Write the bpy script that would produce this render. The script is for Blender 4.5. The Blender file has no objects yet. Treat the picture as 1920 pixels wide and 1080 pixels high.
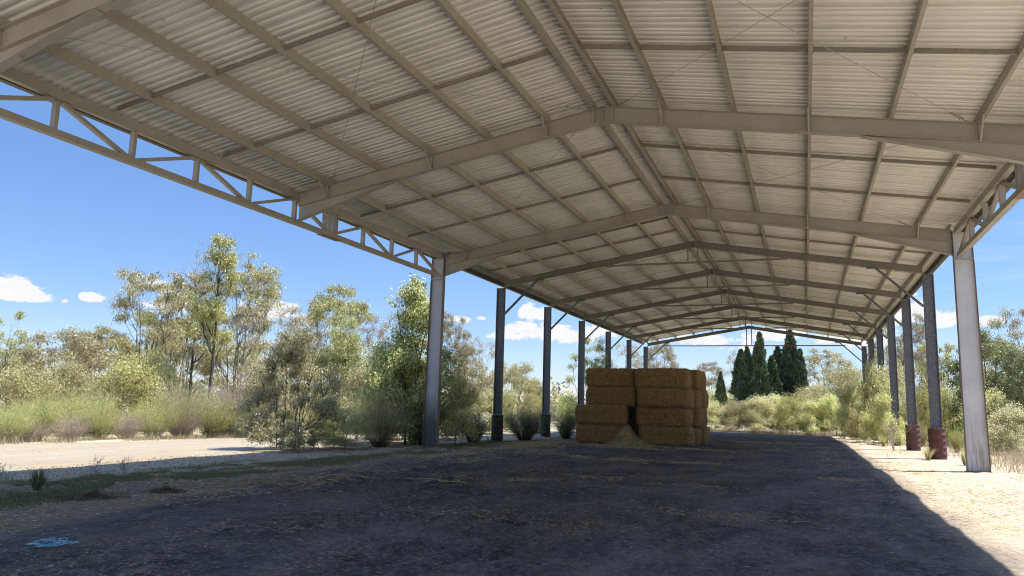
import bpy, math, random
import numpy as np
from mathutils import Vector, Matrix, noise as mnoise

# ------------------------------------------------------------------ camera, world, sun, exposure
scene = bpy.context.scene
COL = scene.collection
F_PX, YAW, PITCH, ROLL = 1405.2, 0.3737, 0.1529, 0.0273
CAM = np.array([0.0, 0.0, 1.65])
def cam_axes():
    cy, sy, cp, sp = math.cos(YAW), math.sin(YAW), math.cos(PITCH), math.sin(PITCH)
    f = np.array([-sy*cp, cy*cp, sp]); r = np.array([cy, sy, 0.0]); u = np.cross(r, f)
    c, s = math.cos(ROLL), math.sin(ROLL)
    return c*r+s*u, -s*r+c*u, f
RT, UP, FW = cam_axes()
cam_data = bpy.data.cameras.new('camera')
cam_data.sensor_width = 36; cam_data.lens = F_PX/1920*36
cam_data.clip_start = 0.05; cam_data.clip_end = 20000
cam = bpy.data.objects.new('camera', cam_data); COL.objects.link(cam)
M = Matrix(((RT[0], UP[0], -FW[0], CAM[0]), (RT[1], UP[1], -FW[1], CAM[1]), (RT[2], UP[2], -FW[2], CAM[2]), (0, 0, 0, 1)))
cam.matrix_world = M
scene.camera = cam

TO_SUN = Vector((3.0, 1.45, 7.3)).normalized()
SUN_EL = math.asin(TO_SUN.z); SUN_ROT = math.atan2(TO_SUN.x, TO_SUN.y)
sd = bpy.data.lights.new('sun', 'SUN'); sd.energy = 2.5; sd.angle = math.radians(0.53); sd.color = (1.0, 0.95, 0.87)
sun = bpy.data.objects.new('sun', sd); COL.objects.link(sun); sun.location = (20, 10, 60)
sun.rotation_euler = (-TO_SUN).to_track_quat('-Z', 'Y').to_euler()

scene.view_settings.view_transform = 'Standard'; scene.view_settings.look = 'None'
scene.view_settings.gamma = 1.0; scene.view_settings.exposure = 2.2
scene.render.engine = 'CYCLES'
scene.cycles.max_bounces = 8; scene.cycles.diffuse_bounces = 5; scene.cycles.glossy_bounces = 3
scene.cycles.transmission_bounces = 4; scene.cycles.use_denoising = True
scene.cycles.sample_clamp_indirect = 6; scene.cycles.filter_width = 1.05

def px_dir(px, py):
    return FW*F_PX + (px-960)*RT - (py-540)*UP
def px_azel(px, py):
    d = px_dir(px, py); d = d/np.linalg.norm(d)
    return math.atan2(d[0], d[1]), math.asin(d[2])

world = bpy.data.worlds.new("World"); scene.world = world; world.use_nodes = True
wt = world.node_tree; wt.nodes.clear()
class NT:
    """tiny node helper"""
    def __init__(s, tree): s.t = tree
    def n(s, typ, ins=None, **kw):
        nd = s.t.nodes.new(typ)
        for k, v in kw.items(): setattr(nd, k, v)
        if ins:
            for k, v in ins.items():
                sock = nd.inputs[k]
                if isinstance(v, bpy.types.NodeSocket): s.t.links.new(v, sock)
                else: sock.default_value = v
        return nd
    def m(s, op, a, b=None, c=None, clamp=False):
        ins = {0: a}
        if b is not None: ins[1] = b
        if c is not None: ins[2] = c
        nd = s.n('ShaderNodeMath', ins, operation=op); nd.use_clamp = clamp
        return nd.outputs[0]
    def mix(s, fac, a, b, blend='MIX'):
        nd = s.t.nodes.new('ShaderNodeMix'); nd.data_type = 'RGBA'; nd.blend_type = blend
        for i, v in ((0, fac), (6, a), (7, b)):
            if isinstance(v, bpy.types.NodeSocket): s.t.links.new(v, nd.inputs[i])
            else: nd.inputs[i].default_value = v if i == 0 else (tuple(v)+(1,) if len(v) == 3 else v)
        return nd.outputs[2]
    def ramp(s, fac, stops, interp='LINEAR'):
        nd = s.n('ShaderNodeValToRGB', {0: fac}); cr = nd.color_ramp; cr.interpolation = interp
        while len(cr.elements) < len(stops): cr.elements.new(0.5)
        for e, (p, c) in zip(cr.elements, stops):
            e.position = p; e.color = (c, c, c, 1) if isinstance(c, (int, float)) else tuple(c)+(1,)
        return nd.outputs[0]
    def noise(s, vec, scale, detail=4, rough=0.55, dist=0.0, out=0):
        return s.n('ShaderNodeTexNoise', {'Vector': vec, 'Scale': scale, 'Detail': detail, 'Roughness': rough, 'Distortion': dist}).outputs[out]
    def mapv(s, vec, scale=(1, 1, 1), loc=(0, 0, 0), rot=(0, 0, 0)):
        return s.n('ShaderNodeMapping', {0: vec, 1: loc, 2: rot, 3: scale}).outputs[0]

W = NT(wt)
gen = W.n('ShaderNodeTexCoord').outputs['Generated']
sky = W.n('ShaderNodeTexSky', sky_type='NISHITA', sun_disc=False, sun_elevation=SUN_EL, sun_rotation=SUN_ROT,
          altitude=300, air_density=1.0, dust_density=0.15, ozone_density=2.6)
SKY_STRENGTH = 0.145
sep = W.n('ShaderNodeSeparateXYZ', {0: gen})
az = W.m('ARCTAN2', sep.outputs[0], sep.outputs[1]); el = W.m('ARCSINE', sep.outputs[2])
# clouds: (px, py, width px, height px, weight)
CL = [(18, 548, 84, 30, 1.0), (52, 556, 50, 18, 1.0), (122, 565, 10, 7, .7), (176, 560, 26, 13, .95), (284, 530, 16, 16, .9), (310, 545, 30, 24, 1.0), (345, 575, 70, 26, .8),
      (500, 590, 80, 30, .9), (560, 600, 40, 20, .9), (860, 600, 26, 10, .7), (905, 597, 14, 7, .5), (1010, 625, 100, 26, 1.05), (1005, 590, 42, 24, 1.1),
      (1080, 630, 70, 28, .9), (940, 630, 40, 12, .8), (1150, 620, 60, 30, .8), (1330, 640, 75, 16, .75), (1450, 628, 75, 20, .85), (1385, 655, 60, 12, .6), (1560, 640, 50, 14, .6),
      (1700, 585, 50, 44, 1.0), (1765, 600, 60, 22, 1.0), (1850, 603, 32, 16, 1.0), (1640, 640, 60, 30, .8),
      (-260, 520, 130, 40, 1), (-600, 560, 160, 40, 1), (2300, 560, 160, 50, 1), (2700, 500, 160, 40, 1)]
mask = None
for (x, y, w, h, wt_) in CL:
    a0, e0 = px_azel(x, y); wa = w/F_PX*0.95; we = h/F_PX*0.95
    da = W.m('DIVIDE', W.m('SUBTRACT', az, a0), wa); de = W.m('DIVIDE', W.m('SUBTRACT', el, e0), we)
    de2 = W.m('MAXIMUM', de, W.m('MULTIPLY', de, -1.55))     # flatter cloud base
    r2 = W.m('ADD', W.m('MULTIPLY', da, da), W.m('MULTIPLY', de2, de2))
    v = W.m('MULTIPLY', W.m('SUBTRACT', 1.0, r2), wt_)
    mask = v if mask is None else W.m('MAXIMUM', mask, v)
mask = W.m('MAXIMUM', mask, -1.5)
cv = W.n('ShaderNodeCombineXYZ', {0: az, 1: W.m('MULTIPLY', el, 1.5), 2: 0.3}).outputs[0]
n1 = W.noise(cv, 26.0, 8, 0.66, 0.2)
n2 = W.noise(cv, 85.0, 6, 0.62, 0.0)
# thin streaks of high cloud near the horizon
n3 = W.noise(W.mapv(cv, (3.0, 14.0, 1.0), (1.3, 0.4, 0)), 1.6, 6, 0.65, 0.4)
dens = W.m('ADD', mask, W.m('MULTIPLY', W.m('SUBTRACT', n1, 0.5), 3.4))
dens = W.m('ADD', dens, W.m('MULTIPLY', W.m('SUBTRACT', n2, 0.5), 1.5))
dens = W.ramp(W.m('MULTIPLY', dens, 1.0, clamp=True), [(0.16, 0.0), (0.62, 1.0)], 'EASE')
lowband = W.ramp(el, [(0.0, 0.45), (0.16, 0.42), (0.27, 0.0)])
veil = W.m('MULTIPLY', W.m('MULTIPLY', W.ramp(n3, [(0.5, 0.0), (0.78, 1.0)]), lowband), W.ramp(az, [(0.0, 0.0), (0.25, 1.0)]))
dens = W.m('MAXIMUM', dens, veil)
shade = W.ramp(n2, [(0.3, 0.72), (0.62, 1.0)])
ccol = W.mix(shade, (1.02, 1.08, 1.25), (1.48, 1.48, 1.5))
low = W.ramp(el, [(0.0, (0.19, 0.20, 0.26)), (0.12, (0.178, 0.198, 0.255)), (0.27, (0.182, 0.216, 0.268)), (0.36, (0.215, 0.25, 0.295)), (0.75, (1.0, 1.0, 1.05))])  # sky shaped by height: dimmed low down, raised overhead to light the shade
skyd = W.mix(1.0, sky.outputs[0], low, 'MULTIPLY')
skyc = W.n('ShaderNodeHueSaturation', {'Hue': 0.5, 'Saturation': 1.0, 'Value': 1.0, 'Fac': 1.0, 'Color': skyd}).outputs[0]
final = W.mix(dens, skyc, ccol)
bg = W.n('ShaderNodeBackground', {'Color': final, 'Strength': SKY_STRENGTH})
wo = W.n('ShaderNodeOutputWorld', {'Surface': bg.outputs[0]})

# ------------------------------------------------------------------ helpers
rnd = random.Random(5)
def tag(o, label=None, cat=None, group=None, kind=None):
    if label: o['label'] = label
    if cat: o['category'] = cat
    if group: o['group'] = group
    if kind: o['kind'] = kind
    return o
def empty(name, loc=(0, 0, 0), rz=0.0, parent=None):
    o = bpy.data.objects.new(name, None); COL.objects.link(o)
    o.location = loc; o.rotation_euler = (0, 0, rz); o.empty_display_size = 0.3
    if parent: o.parent = parent
    return o
def link_mesh(name, me, parent=None):
    o = bpy.data.objects.new(name, me); COL.objects.link(o)
    if parent: o.parent = parent
    return o
def copy_tree(o, parent=None):
    c = o.copy(); COL.objects.link(c)
    if parent: c.parent = parent
    for ch in list(o.children): copy_tree(ch, c)
    return c
def np_mesh(name, verts, faces, mat, smooth=False):
    """verts (N,3), faces (M,4) or (M,3) int array"""
    verts = np.asarray(verts, dtype=np.float32); faces = np.asarray(faces, dtype=np.int32)
    k = faces.shape[1]; me = bpy.data.meshes.new(name)
    me.vertices.add(len(verts)); me.vertices.foreach_set('co', verts.ravel())
    me.loops.add(faces.size); me.loops.foreach_set('vertex_index', faces.ravel())
    me.polygons.add(len(faces)); me.polygons.foreach_set('loop_start', np.arange(0, faces.size, k, dtype=np.int32))
    if smooth: me.polygons.foreach_set('use_smooth', np.ones(len(faces), dtype=bool))
    me.materials.append(mat); me.update(); me.validate()
    return me

class MB:
    """collects shapes into ONE mesh"""
    def __init__(s): s.v = []; s.f = []
    def _add(s, vs, fs):
        b = len(s.v); s.v += [tuple(map(float, v)) for v in vs]; s.f += [tuple(b+i for i in f) for f in fs]; return s
    def box(s, x0, x1, y0, y1, z0, z1):
        vs = [(x, y, z) for x in (x0, x1) for y in (y0, y1) for z in (z0, z1)]
        return s._add(vs, [(0, 1, 3, 2), (4, 6, 7, 5), (0, 4, 5, 1), (2, 3, 7, 6), (0, 2, 6, 4), (1, 5, 7, 3)])
    def bar(s, p, q, w, h, up=(0, 0, 1), ox=0.0, oz=0.0, w2=None, h2=None):
        """square bar from p to q, w across, h along up; ox/oz shift across/up"""
        p, q = np.array(p, float), np.array(q, float); d = q-p; d /= np.linalg.norm(d)
        up = np.array(up, float); sx = np.cross(d, up); sx /= np.linalg.norm(sx); uz = np.cross(sx, d)
        vs = []
        for c, ww, hh in ((p, w, h), (q, w2 or w, h2 or h)):
            for a, b in ((-1, -1), (1, -1), (1, 1), (-1, 1)):
                vs.append(c+sx*(ox+a*ww/2)+uz*(oz+b*hh/2))
        return s._add(vs, [(0, 3, 2, 1), (4, 5, 6, 7), (0, 1, 5, 4), (1, 2, 6, 5), (2, 3, 7, 6), (3, 0, 4, 7)])
    def tube(s, pts, rs, n=6, cap=True):
        pts = [np.array(p, float) for p in pts]
        if not hasattr(rs, '__len__'): rs = [rs]*len(pts)
        b = len(s.v); prev = None
        for i, p in enumerate(pts):
            d = pts[min(i+1, len(pts)-1)]-pts[max(i-1, 0)]; d = d/(np.linalg.norm(d)+1e-9)
            if prev is None:
                a = np.array((1, 0, 0)) if abs(d[0]) < .8 else np.array((0, 1, 0)); sx = np.cross(d, a)
            else: sx = prev-d*np.dot(prev, d)
            sx /= (np.linalg.norm(sx)+1e-9); prev = sx; sy = np.cross(d, sx)
            for k in range(n):
                t = 2*math.pi*k/n; s.v.append(tuple(p+(sx*math.cos(t)+sy*math.sin(t))*rs[i]))
        for i in range(len(pts)-1):
            for k in range(n):
                a, c = b+i*n+k, b+i*n+(k+1) % n; s.f.append((a, c, c+n, a+n))
        if cap:
            s.f.append(tuple(b+k for k in reversed(range(n)))); e = b+(len(pts)-1)*n; s.f.append(tuple(e+k for k in range(n)))
        return s
    def lathe(s, prof, cx=0, cy=0, n=28):
        b = len(s.v)
        for (r, z) in prof:
            for k in range(n):
                t = 2*math.pi*k/n; s.v.append((cx+r*math.cos(t), cy+r*math.sin(t), z))
        for i in range(len(prof)-1):
            for k in range(n):
                a, c = b+i*n+k, b+i*n+(k+1) % n; s.f.append((a, c, c+n, a+n))
        return s
    def poly(s, pts, y0, y1):
        """xz polygon extruded along y"""
        n = len(pts); vs = [(x, y0, z) for x, z in pts]+[(x, y1, z) for x, z in pts]
        return s._add(vs, [tuple(range(n)), tuple(range(2*n-1, n-1, -1))]+[(i, i+n, (i+1) % n+n, (i+1) % n) for i in range(n)])
    def mesh(s, name, mat, smooth=False):
        me = bpy.data.meshes.new(name); me.from_pydata(s.v, [], s.f); me.materials.append(mat)
        if smooth:
            me.polygons.foreach_set('use_smooth', np.ones(len(me.polygons), dtype=bool))
        me.validate(); me.update()
        # consistent outward normals
        import bmesh
        bm = bmesh.new(); bm.from_mesh(me); bmesh.ops.recalc_face_normals(bm, faces=bm.faces); bm.to_mesh(me); bm.free()
        return me
    def build(s, name, mat, parent=None, smooth=False):
        return link_mesh(name, s.mesh(name, mat, smooth), parent)

def new_mat(name):
    m = bpy.data.materials.new(name); m.use_nodes = True; t = m.node_tree
    n = NT(t); bs = t.nodes['Principled BSDF']
    geo = n.n('ShaderNodeNewGeometry'); return m, n, bs, geo.outputs['Position']
def set_in(n, bs, **kw):
    for k, v in kw.items():
        k = k.replace('_', ' ')
        if isinstance(v, bpy.types.NodeSocket): n.t.links.new(v, bs.inputs[k])
        else: bs.inputs[k].default_value = (tuple(v)+(1,)) if isinstance(v, tuple) and len(v) == 3 else v
def bump(n, bs, height, strength=0.3, dist=0.02):
    b = n.n('ShaderNodeBump', {'Height': height, 'Strength': strength, 'Distance': dist}); n.t.links.new(b.outputs[0], bs.inputs['Normal'])

# ------------------------------------------------------------------ materials: steel
def painted_mat(name, base, rusty=0.25, base_rust=False, moss_shade=0.0):
    m, n, bs, P = new_mat(name)
    big = n.noise(P, 1.3, 5, 0.6); fine = n.noise(P, 14, 6, 0.7)
    col = n.mix(n.ramp(big, [(0.3, 0.0), (0.7, 1.0)]), tuple(c*0.80 for c in base), base)
    col = n.mix(n.m('MULTIPLY', n.ramp(fine, [(0.52, 0), (0.8, 1)]), 0.35), col, tuple(c*0.55 for c in base))
    streak = n.noise(n.mapv(P, (9, 9, 0.7)), 1.0, 5, 0.6)
    rs = n.m('MULTIPLY', n.ramp(n.noise(P, 3.1, 8, 0.7), [(0.62, 0), (0.70, 1)]), rusty)
    col = n.mix(rs, col, (0.16, 0.075, 0.035))
    if base_rust:
        z = n.n('ShaderNodeSeparateXYZ', {0: P}).outputs[2]
        low = n.ramp(n.m('MULTIPLY', z, 0.25), [(0.02, 1.0), (0.22, 0.55), (0.55, 0.0)])
        k = n.m('MULTIPLY', low, n.ramp(streak, [(0.42, 0), (0.62, 1)]))
        col = n.mix(n.m('MULTIPLY', k, 0.8), col, (0.17, 0.095, 0.05))
        drip = n.m('MULTIPLY', n.ramp(n.noise(n.mapv(P, (16, 16, 0.5)), 1.0, 3, 0.5), [(0.55, 0), (0.7, 1)]), 0.35)
        col = n.mix(drip, col, tuple(c*0.6 for c in base))
    if moss_shade:  # dark green foot: part moss, part shade painted into the colour
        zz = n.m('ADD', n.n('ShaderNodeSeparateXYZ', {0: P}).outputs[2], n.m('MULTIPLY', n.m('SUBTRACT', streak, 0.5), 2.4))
        col = n.mix(n.m('MULTIPLY', n.ramp(n.m('MULTIPLY', zz, 0.3), [(0.25, 1.0), (0.62, 0.0)]), moss_shade), col, (0.035, 0.045, 0.028))
    set_in(n, bs, Base_Color=col, Roughness=0.5, Metallic=0.0)
    bump(n, bs, fine, 0.12, 0.01)
    return m
PAINT = painted_mat('beige_painted_steel', (0.37, 0.335, 0.285), .9)
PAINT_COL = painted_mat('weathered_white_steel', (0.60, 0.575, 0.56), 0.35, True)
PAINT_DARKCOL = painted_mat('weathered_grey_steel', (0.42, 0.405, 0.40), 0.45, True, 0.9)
RUST = painted_mat('rusted_steel_edge', (0.20, 0.12, 0.075), 0.8)
DARKSTEEL = painted_mat('dark_bolt_steel', (0.07, 0.055, 0.045), 0.5)
FLANGE = painted_mat('brown_stained_flange', (0.21, 0.17, 0.13), 0.6)
REDOX = painted_mat('red_oxide_steel', (0.22, 0.06, 0.05), 0.4)
def galv_mat(name, base, met=0.35, k=1.0):
    m, n, bs, P = new_mat(name)
    vo = n.n('ShaderNodeTexVoronoi', {'Vector': P, 'Scale': 26.0}); v = n.n('ShaderNodeSeparateColor', {0: vo.outputs['Color']}).outputs[0]
    big = n.noise(P, 0.9, 4, 0.6)
    col = n.mix(v, tuple(c*(1-.38*k) for c in base), tuple(min(1, c*(1+.35*k)) for c in base))
    col = n.mix(n.ramp(big, [(0.35, 0.35), (0.7, 0.0)]), col, tuple(c*0.5 for c in base))
    set_in(n, bs, Base_Color=col, Roughness=0.48, Metallic=met)
    return m
GALV = galv_mat('galvanised_steel', (0.125, 0.127, 0.135), 0.1)
GALV_R = galv_mat('dull_galvanised_steel', (0.215, 0.195, 0.17), 0.1, .6)
PURLIN = galv_mat('dusty_galvanised_purlin', (0.36, 0.315, 0.255), 0.0, .25)
BRIDGE = galv_mat('dusty_bridging_steel', (0.25, 0.22, 0.18), 0.0, .3)

m, n, bs, P = new_mat('ribbed_roof_sheet')
big = n.noise(P, 0.5, 5, 0.6); xx = n.n('ShaderNodeSeparateXYZ', {0: P})
pl = n.noise(n.mapv(P, (0.8, 9.0, 1.0)), 1.0, 4, 0.6)
col = n.mix(n.ramp(big, [(0.3, 0), (0.7, 1)]), (0.80, 0.77, 0.70), (0.88, 0.855, 0.79))
col = n.mix(n.m('MULTIPLY', n.ramp(pl, [(0.4, 0), (0.75, 1)]), 0.65), col, (0.66, 0.63, 0.56))
st = n.noise(n.mapv(P, (0.35, 1.6, 1.0)), 1.1, 7, 0.7)
col = n.mix(n.m('MULTIPLY', n.ramp(st, [(0.56, 0), (0.68, 1)]), 0.4), col, (0.50, 0.44, 0.35))
sp = n.noise(P, 7.0, 4, 0.6)
col = n.mix(n.m('MULTIPLY', n.ramp(sp, [(0.70, 0), (0.74, 1)]), 0.6), col, (0.34, 0.25, 0.17))
set_in(n, bs, Base_Color=col, Roughness=0.5, Metallic=0.0)
SHEET = m
m, n, bs, P = new_mat('galvanised_cable'); set_in(n, bs, Base_Color=(0.35, 0.32, 0.27), Roughness=0.5, Metallic=0.3); CABLE = m

# ------------------------------------------------------------------ terrain
def sstep(t): t = np.clip(t, 0, 1); return t*t*(3-2*t)
def gz(x, y):
    x = np.asarray(x, float); y = np.asarray(y, float)
    z = -0.19*sstep((-x-9.5)/6.5) - 0.26*sstep((y-38)/28)
    z = z + 0.35*sstep((-x-27)/14)
    z = z + 0.30*sstep((x-9)/14)
    return z
def gzf(x, y): return float(gz(x, y))

def axis(segs):
    out = []
    for a, b, s in segs: out += list(np.arange(a, b, s))
    return out
xs = [-6000, -2500, -1200, -600, -300, -160, -90, -60]+axis([(-45, -26, 1.2), (-26, -16, .25), (-16, 4, .075), (4, 9, .12), (9, 20, .5), (20, 40, 2.5)])+[45, 70, 120, 250, 600, 1500, 4000]
ys = [-3000, -900, -300, -100, -40, -15, -5]+axis([(-2, 4.2, .4), (4.2, 13, .05), (13, 20, .1), (20, 34, .22), (34, 72, .6), (72, 130, 4)])+[140, 180, 260, 450, 900, 2000, 5000, 9000]
xs, ys = np.array(xs), np.array(ys)
X, Y = np.meshgrid(xs, ys, indexing='ij')
Z = gz(X, Y)
# value noise by numpy (cheap) for the trodden surface
def vnoise(x, y, f, seed):
    r = np.random.RandomState(seed); T = r.rand(256, 256)
    u, v = x*f, y*f; i, j = np.floor(u).astype(int), np.floor(v).astype(int); a, b = u-i, v-j
    a = a*a*(3-2*a); b = b*b*(3-2*b); g = lambda p, q: T[p % 256, q % 256]
    return (g(i, j)*(1-a)+g(i+1, j)*a)*(1-b)+(g(i, j+1)*(1-a)+g(i+1, j+1)*a)*b
near = np.clip(1-(np.abs(Y-10)-10)/50, 0, 1)*(np.abs(X) < 40)
lump = vnoise(X, Y, .35, 1); churn = sstep((vnoise(X, Y, .22, 2)-.42)*4)
hgt = (lump-.5)*.05 + (vnoise(X, Y, 1.1, 3)-.5)*.035 + (np.abs(vnoise(X, Y, 2.7, 4)-.5)*-.05+.0125)*(.35+churn) + (vnoise(X, Y, 6.3, 5)-.5)*.035*(.25+churn) + (vnoise(X, Y, 13, 6)-.5)*.018*(.3+churn)
calm = np.where(X < -14.5, .45, 1.0)*np.where(X > 3.0, .55, 1.0)
Z = Z+hgt*near*calm*1.7

def edge_noise(n, P, s, amp):
    return n.m('MULTIPLY', n.m('SUBTRACT', n.noise(P, s, 6, 0.65), 0.5), amp)
m, n, bs, P = new_mat('earth_and_gravel')
sx = n.n('ShaderNodeSeparateXYZ', {0: P}); px, py = sx.outputs[0], sx.outputs[1]
# black ashy floor
str1 = n.noise(n.mapv(P, (1.0, 0.45, 1)), 0.9, 7, 0.62, 0.4); fine = n.noise(P, 13, 8, 0.8); mid = n.noise(n.mapv(P, (1, 0.7, 1)), 3.2, 6, 0.7, 0.3)
floor_c = n.mix(n.ramp(str1, [(0.36, 0), (0.66, 1)]), (0.024, 0.0225, 0.0225), (0.115, 0.102, 0.092))
floor_c = n.mix(n.m('MULTIPLY', n.ramp(mid, [(0.5, 0), (0.66, 1)]), 0.6), floor_c, (0.155, 0.138, 0.125))
floor_c = n.mix(n.m('MULTIPLY', n.ramp(fine, [(0.52, 0), (0.68, 1)]), 0.8), floor_c, (0.23, 0.205, 0.175))
floor_c = n.mix(n.m('MULTIPLY', n.ramp(fine, [(0.33, 1), (0.47, 0)]), 0.9), floor_c, (0.006, 0.006, 0.007))
# straw stained patches
pat = n.noise(n.mapv(P, (1.0, 0.6, 1)), 0.55, 5, 0.6, 0.5)
strawfib = n.noise(n.mapv(P, (1, 1, 1), rot=(0, 0, 0.5)), 26, 5, 0.8, 1.2)
sfac = n.m('MULTIPLY', n.ramp(pat, [(0.52, 0), (0.63, 1)]), n.ramp(strawfib, [(0.5, 0), (0.62, 1)]))
floor_c = n.mix(n.m('MULTIPLY', sfac, 0.75), floor_c, (0.23, 0.165, 0.085))
# dry brown verge
verge = n.mix(n.ramp(fine, [(0.3, 0), (0.7, 1)]), (0.055, 0.042, 0.032), (0.24, 0.19, 0.125))
verge = n.mix(n.m('MULTIPLY', n.ramp(strawfib, [(0.5, 0), (0.66, 1)]), 0.7), verge, (0.34, 0.265, 0.17))
# pale gravel
peb = n.n('ShaderNodeTexVoronoi', {'Vector': P, 'Scale': 22.0}); pebc = n.n('ShaderNodeSeparateColor', {0: peb.outputs['Color']}).outputs[0]
g_l = n.mix(n.ramp(n.noise(n.mapv(P, (1, 0.25, 1)), 0.8, 5, 0.6), [(0.35, 0), (0.68, 1)]), (0.225, 0.17, 0.10), (0.26, 0.235, 0.175))
g_l = n.mix(n.m('MULTIPLY', pebc, 0.45), g_l, (0.36, 0.325, 0.25)); g_l = n.mix(n.m('MULTIPLY', n.ramp(fine, [(0.3, 1), (0.5, 0)]), 0.8), g_l, (0.12, 0.09, 0.065))
patchy = n.noise(n.mapv(P, (1.0, 0.45, 1)), 2.4, 7, 0.75)
g_l = n.mix(n.m('MULTIPLY', n.ramp(patchy, [(0.5, 0), (0.62, 1)]), 0.55), g_l, (0.30, 0.215, 0.11))
g_l = n.mix(n.m('MULTIPLY', n.ramp(patchy, [(0.33, 1), (0.45, 0)]), 0.6), g_l, (0.15, 0.12, 0.095))
rut = n.noise(n.mapv(P, (1.6, 0.10, 1)), 1.0, 4, 0.55)
g_l = n.mix(n.m('MULTIPLY', n.ramp(rut, [(0.42, 0), (0.6, 1)]), 0.4), g_l, (0.20, 0.16, 0.125))
g_r = n.mix(n.ramp(n.noise(P, 1.3, 6, 0.65), [(0.35, 0), (0.65, 1)]), (0.33, 0.28, 0.225), (0.34, 0.26, 0.16))
g_r = n.mix(n.m('MULTIPLY', n.ramp(strawfib, [(0.48, 0), (0.62, 1)]), 0.55), g_r, (0.46, 0.38, 0.25)); g_r = n.mix(n.m('MULTIPLY', n.ramp(fine, [(0.28, 1), (0.47, 0)]), 0.6), g_r, (0.17, 0.13, 0.09))
g_r = n.mix(n.m('MULTIPLY', n.ramp(pebc, [(0.6, 0), (0.9, 1)]), 0.4), g_r, (0.52, 0.49, 0.43))
# far scrub soil
soil = n.mix(n.noise(P, 0.7, 6, 0.7), (0.40, 0.33, 0.22), (0.31, 0.28, 0.16))
wob = n.m('ADD', edge_noise(n, P, 0.35, 3.2), edge_noise(n, P, 2.2, 0.8))
xw = n.m('ADD', px, wob)
# floor edge at left: runs from x=-8.7 near the camera to x=-11 farther back
edge = n.n('ShaderNodeMapRange', {0: py, 1: 6.0, 2: 17.0, 3: -8.9, 4: -10.9}).outputs[0]
t_floor = n.m('MULTIPLY', n.m('SUBTRACT', xw, edge), 2.2, clamp=True)
t_floor = n.m('MULTIPLY', t_floor, n.m('MULTIPLY', n.m('SUBTRACT', n.m('ADD', py, wob), 1.5), 1.5, clamp=True))
col = n.mix(t_floor, verge, floor_c)
nearc = n.m('MULTIPLY', n.m('SUBTRACT', 1.5, n.m('ADD', py, wob)), 1.5, clamp=True)
col = n.mix(nearc, col, (0.42, 0.37, 0.29))  # unseen ground under and behind the camera, made pale to bounce light inside
tl = n.m('MULTIPLY', n.m('SUBTRACT', n.m('MULTIPLY', xw, -1), 13.3), 0.8, clamp=True)
col = n.mix(tl, col, g_l)
tedge = n.n('ShaderNodeMapRange', {0: py, 1: 17.0, 2: 30.0, 3: 25.2, 4: 22.2}).outputs[0]
soil_l = n.m('MULTIPLY', n.m('SUBTRACT', n.m('SUBTRACT', n.m('MULTIPLY', px, -1), n.m('MULTIPLY', wob, .3)), tedge), 1.2, clamp=True)
col = n.mix(soil_l, col, soil)
tr = n.m('MULTIPLY', n.m('SUBTRACT', n.m('ADD', px, n.m('MULTIPLY', wob, 0.45)), 1.6), 1.1, clamp=True)
col = n.mix(tr, col, g_r)
soil_r = n.m('MULTIPLY', n.m('SUBTRACT', xw, 9.0), 0.4, clamp=True)
col = n.mix(soil_r, col, soil)
far = n.m('MULTIPLY', n.m('SUBTRACT', n.m('ADD', py, wob), 71.0), 0.5, clamp=True)
col = n.mix(far, col, soil)
rough = 0.95
set_in(n, bs, Base_Color=col, Roughness=rough, Specular_IOR_Level=0.25)
hh = n.m('ADD', n.m('MULTIPLY', fine, 0.7), n.m('MULTIPLY', strawfib, 0.3))
hh = n.m('ADD', hh, n.m('MULTIPLY', mid, 0.6))
bump(n, bs, hh, 0.7, 0.05)
EARTH = m

nx, ny = len(xs), len(ys)
V = np.stack([X.ravel(), Y.ravel(), Z.ravel()], 1)
I, J = np.meshgrid(np.arange(nx-1), np.arange(ny-1), indexing='ij'); I = I.ravel(); J = J.ravel()
Fq = np.stack([I*ny+J, (I+1)*ny+J, (I+1)*ny+J+1, I*ny+J+1], 1)
fx = (xs[I]+xs[I+1])/2; fy = (ys[J]+ys[J+1])/2
def sub_sheet(name, sel):
    F2 = Fq[sel]; u, inv = np.unique(F2.ravel(), return_inverse=True)
    o = link_mesh(name, np_mesh(name, V[u], inv.reshape(-1, 4), EARTH, True)); tag(o, kind='structure'); return o
track = (fx > -25) & (fx < -14.6) & (fy > -40) & (fy < 140)
shedf = (fx > -11.2) & (fx < 3.0) & (fy > -2) & (fy < 68)
sub_sheet('gravel_track', track); sub_sheet('earth_floor', shedf); sub_sheet('ground', ~(track | shedf))

# distant hills, the blue of haze painted into their colour
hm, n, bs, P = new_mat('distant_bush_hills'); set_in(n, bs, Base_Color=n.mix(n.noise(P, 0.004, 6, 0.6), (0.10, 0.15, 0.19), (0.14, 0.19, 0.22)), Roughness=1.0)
hv = []; hf = []
for i in range(121):
    a = math.radians(-75+i*1.25); r = 4200
    t = (math.sin(i*.21)+math.sin(i*.53+1)*.5+math.sin(i*1.3)*.2)
    top = 52+22*t
    for rr, zz in ((r, -60), (r+500, top), (r+1400, top*.8), (r+2600, -60)): hv.append((math.sin(a)*rr, math.cos(a)*rr, zz))
for i in range(120):
    for k in range(3): hf.append((i*4+k, (i+1)*4+k, (i+1)*4+k+1, i*4+k+1))
tag(link_mesh('hills', np_mesh('hills', hv, hf, hm, True)), kind='structure')

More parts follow.
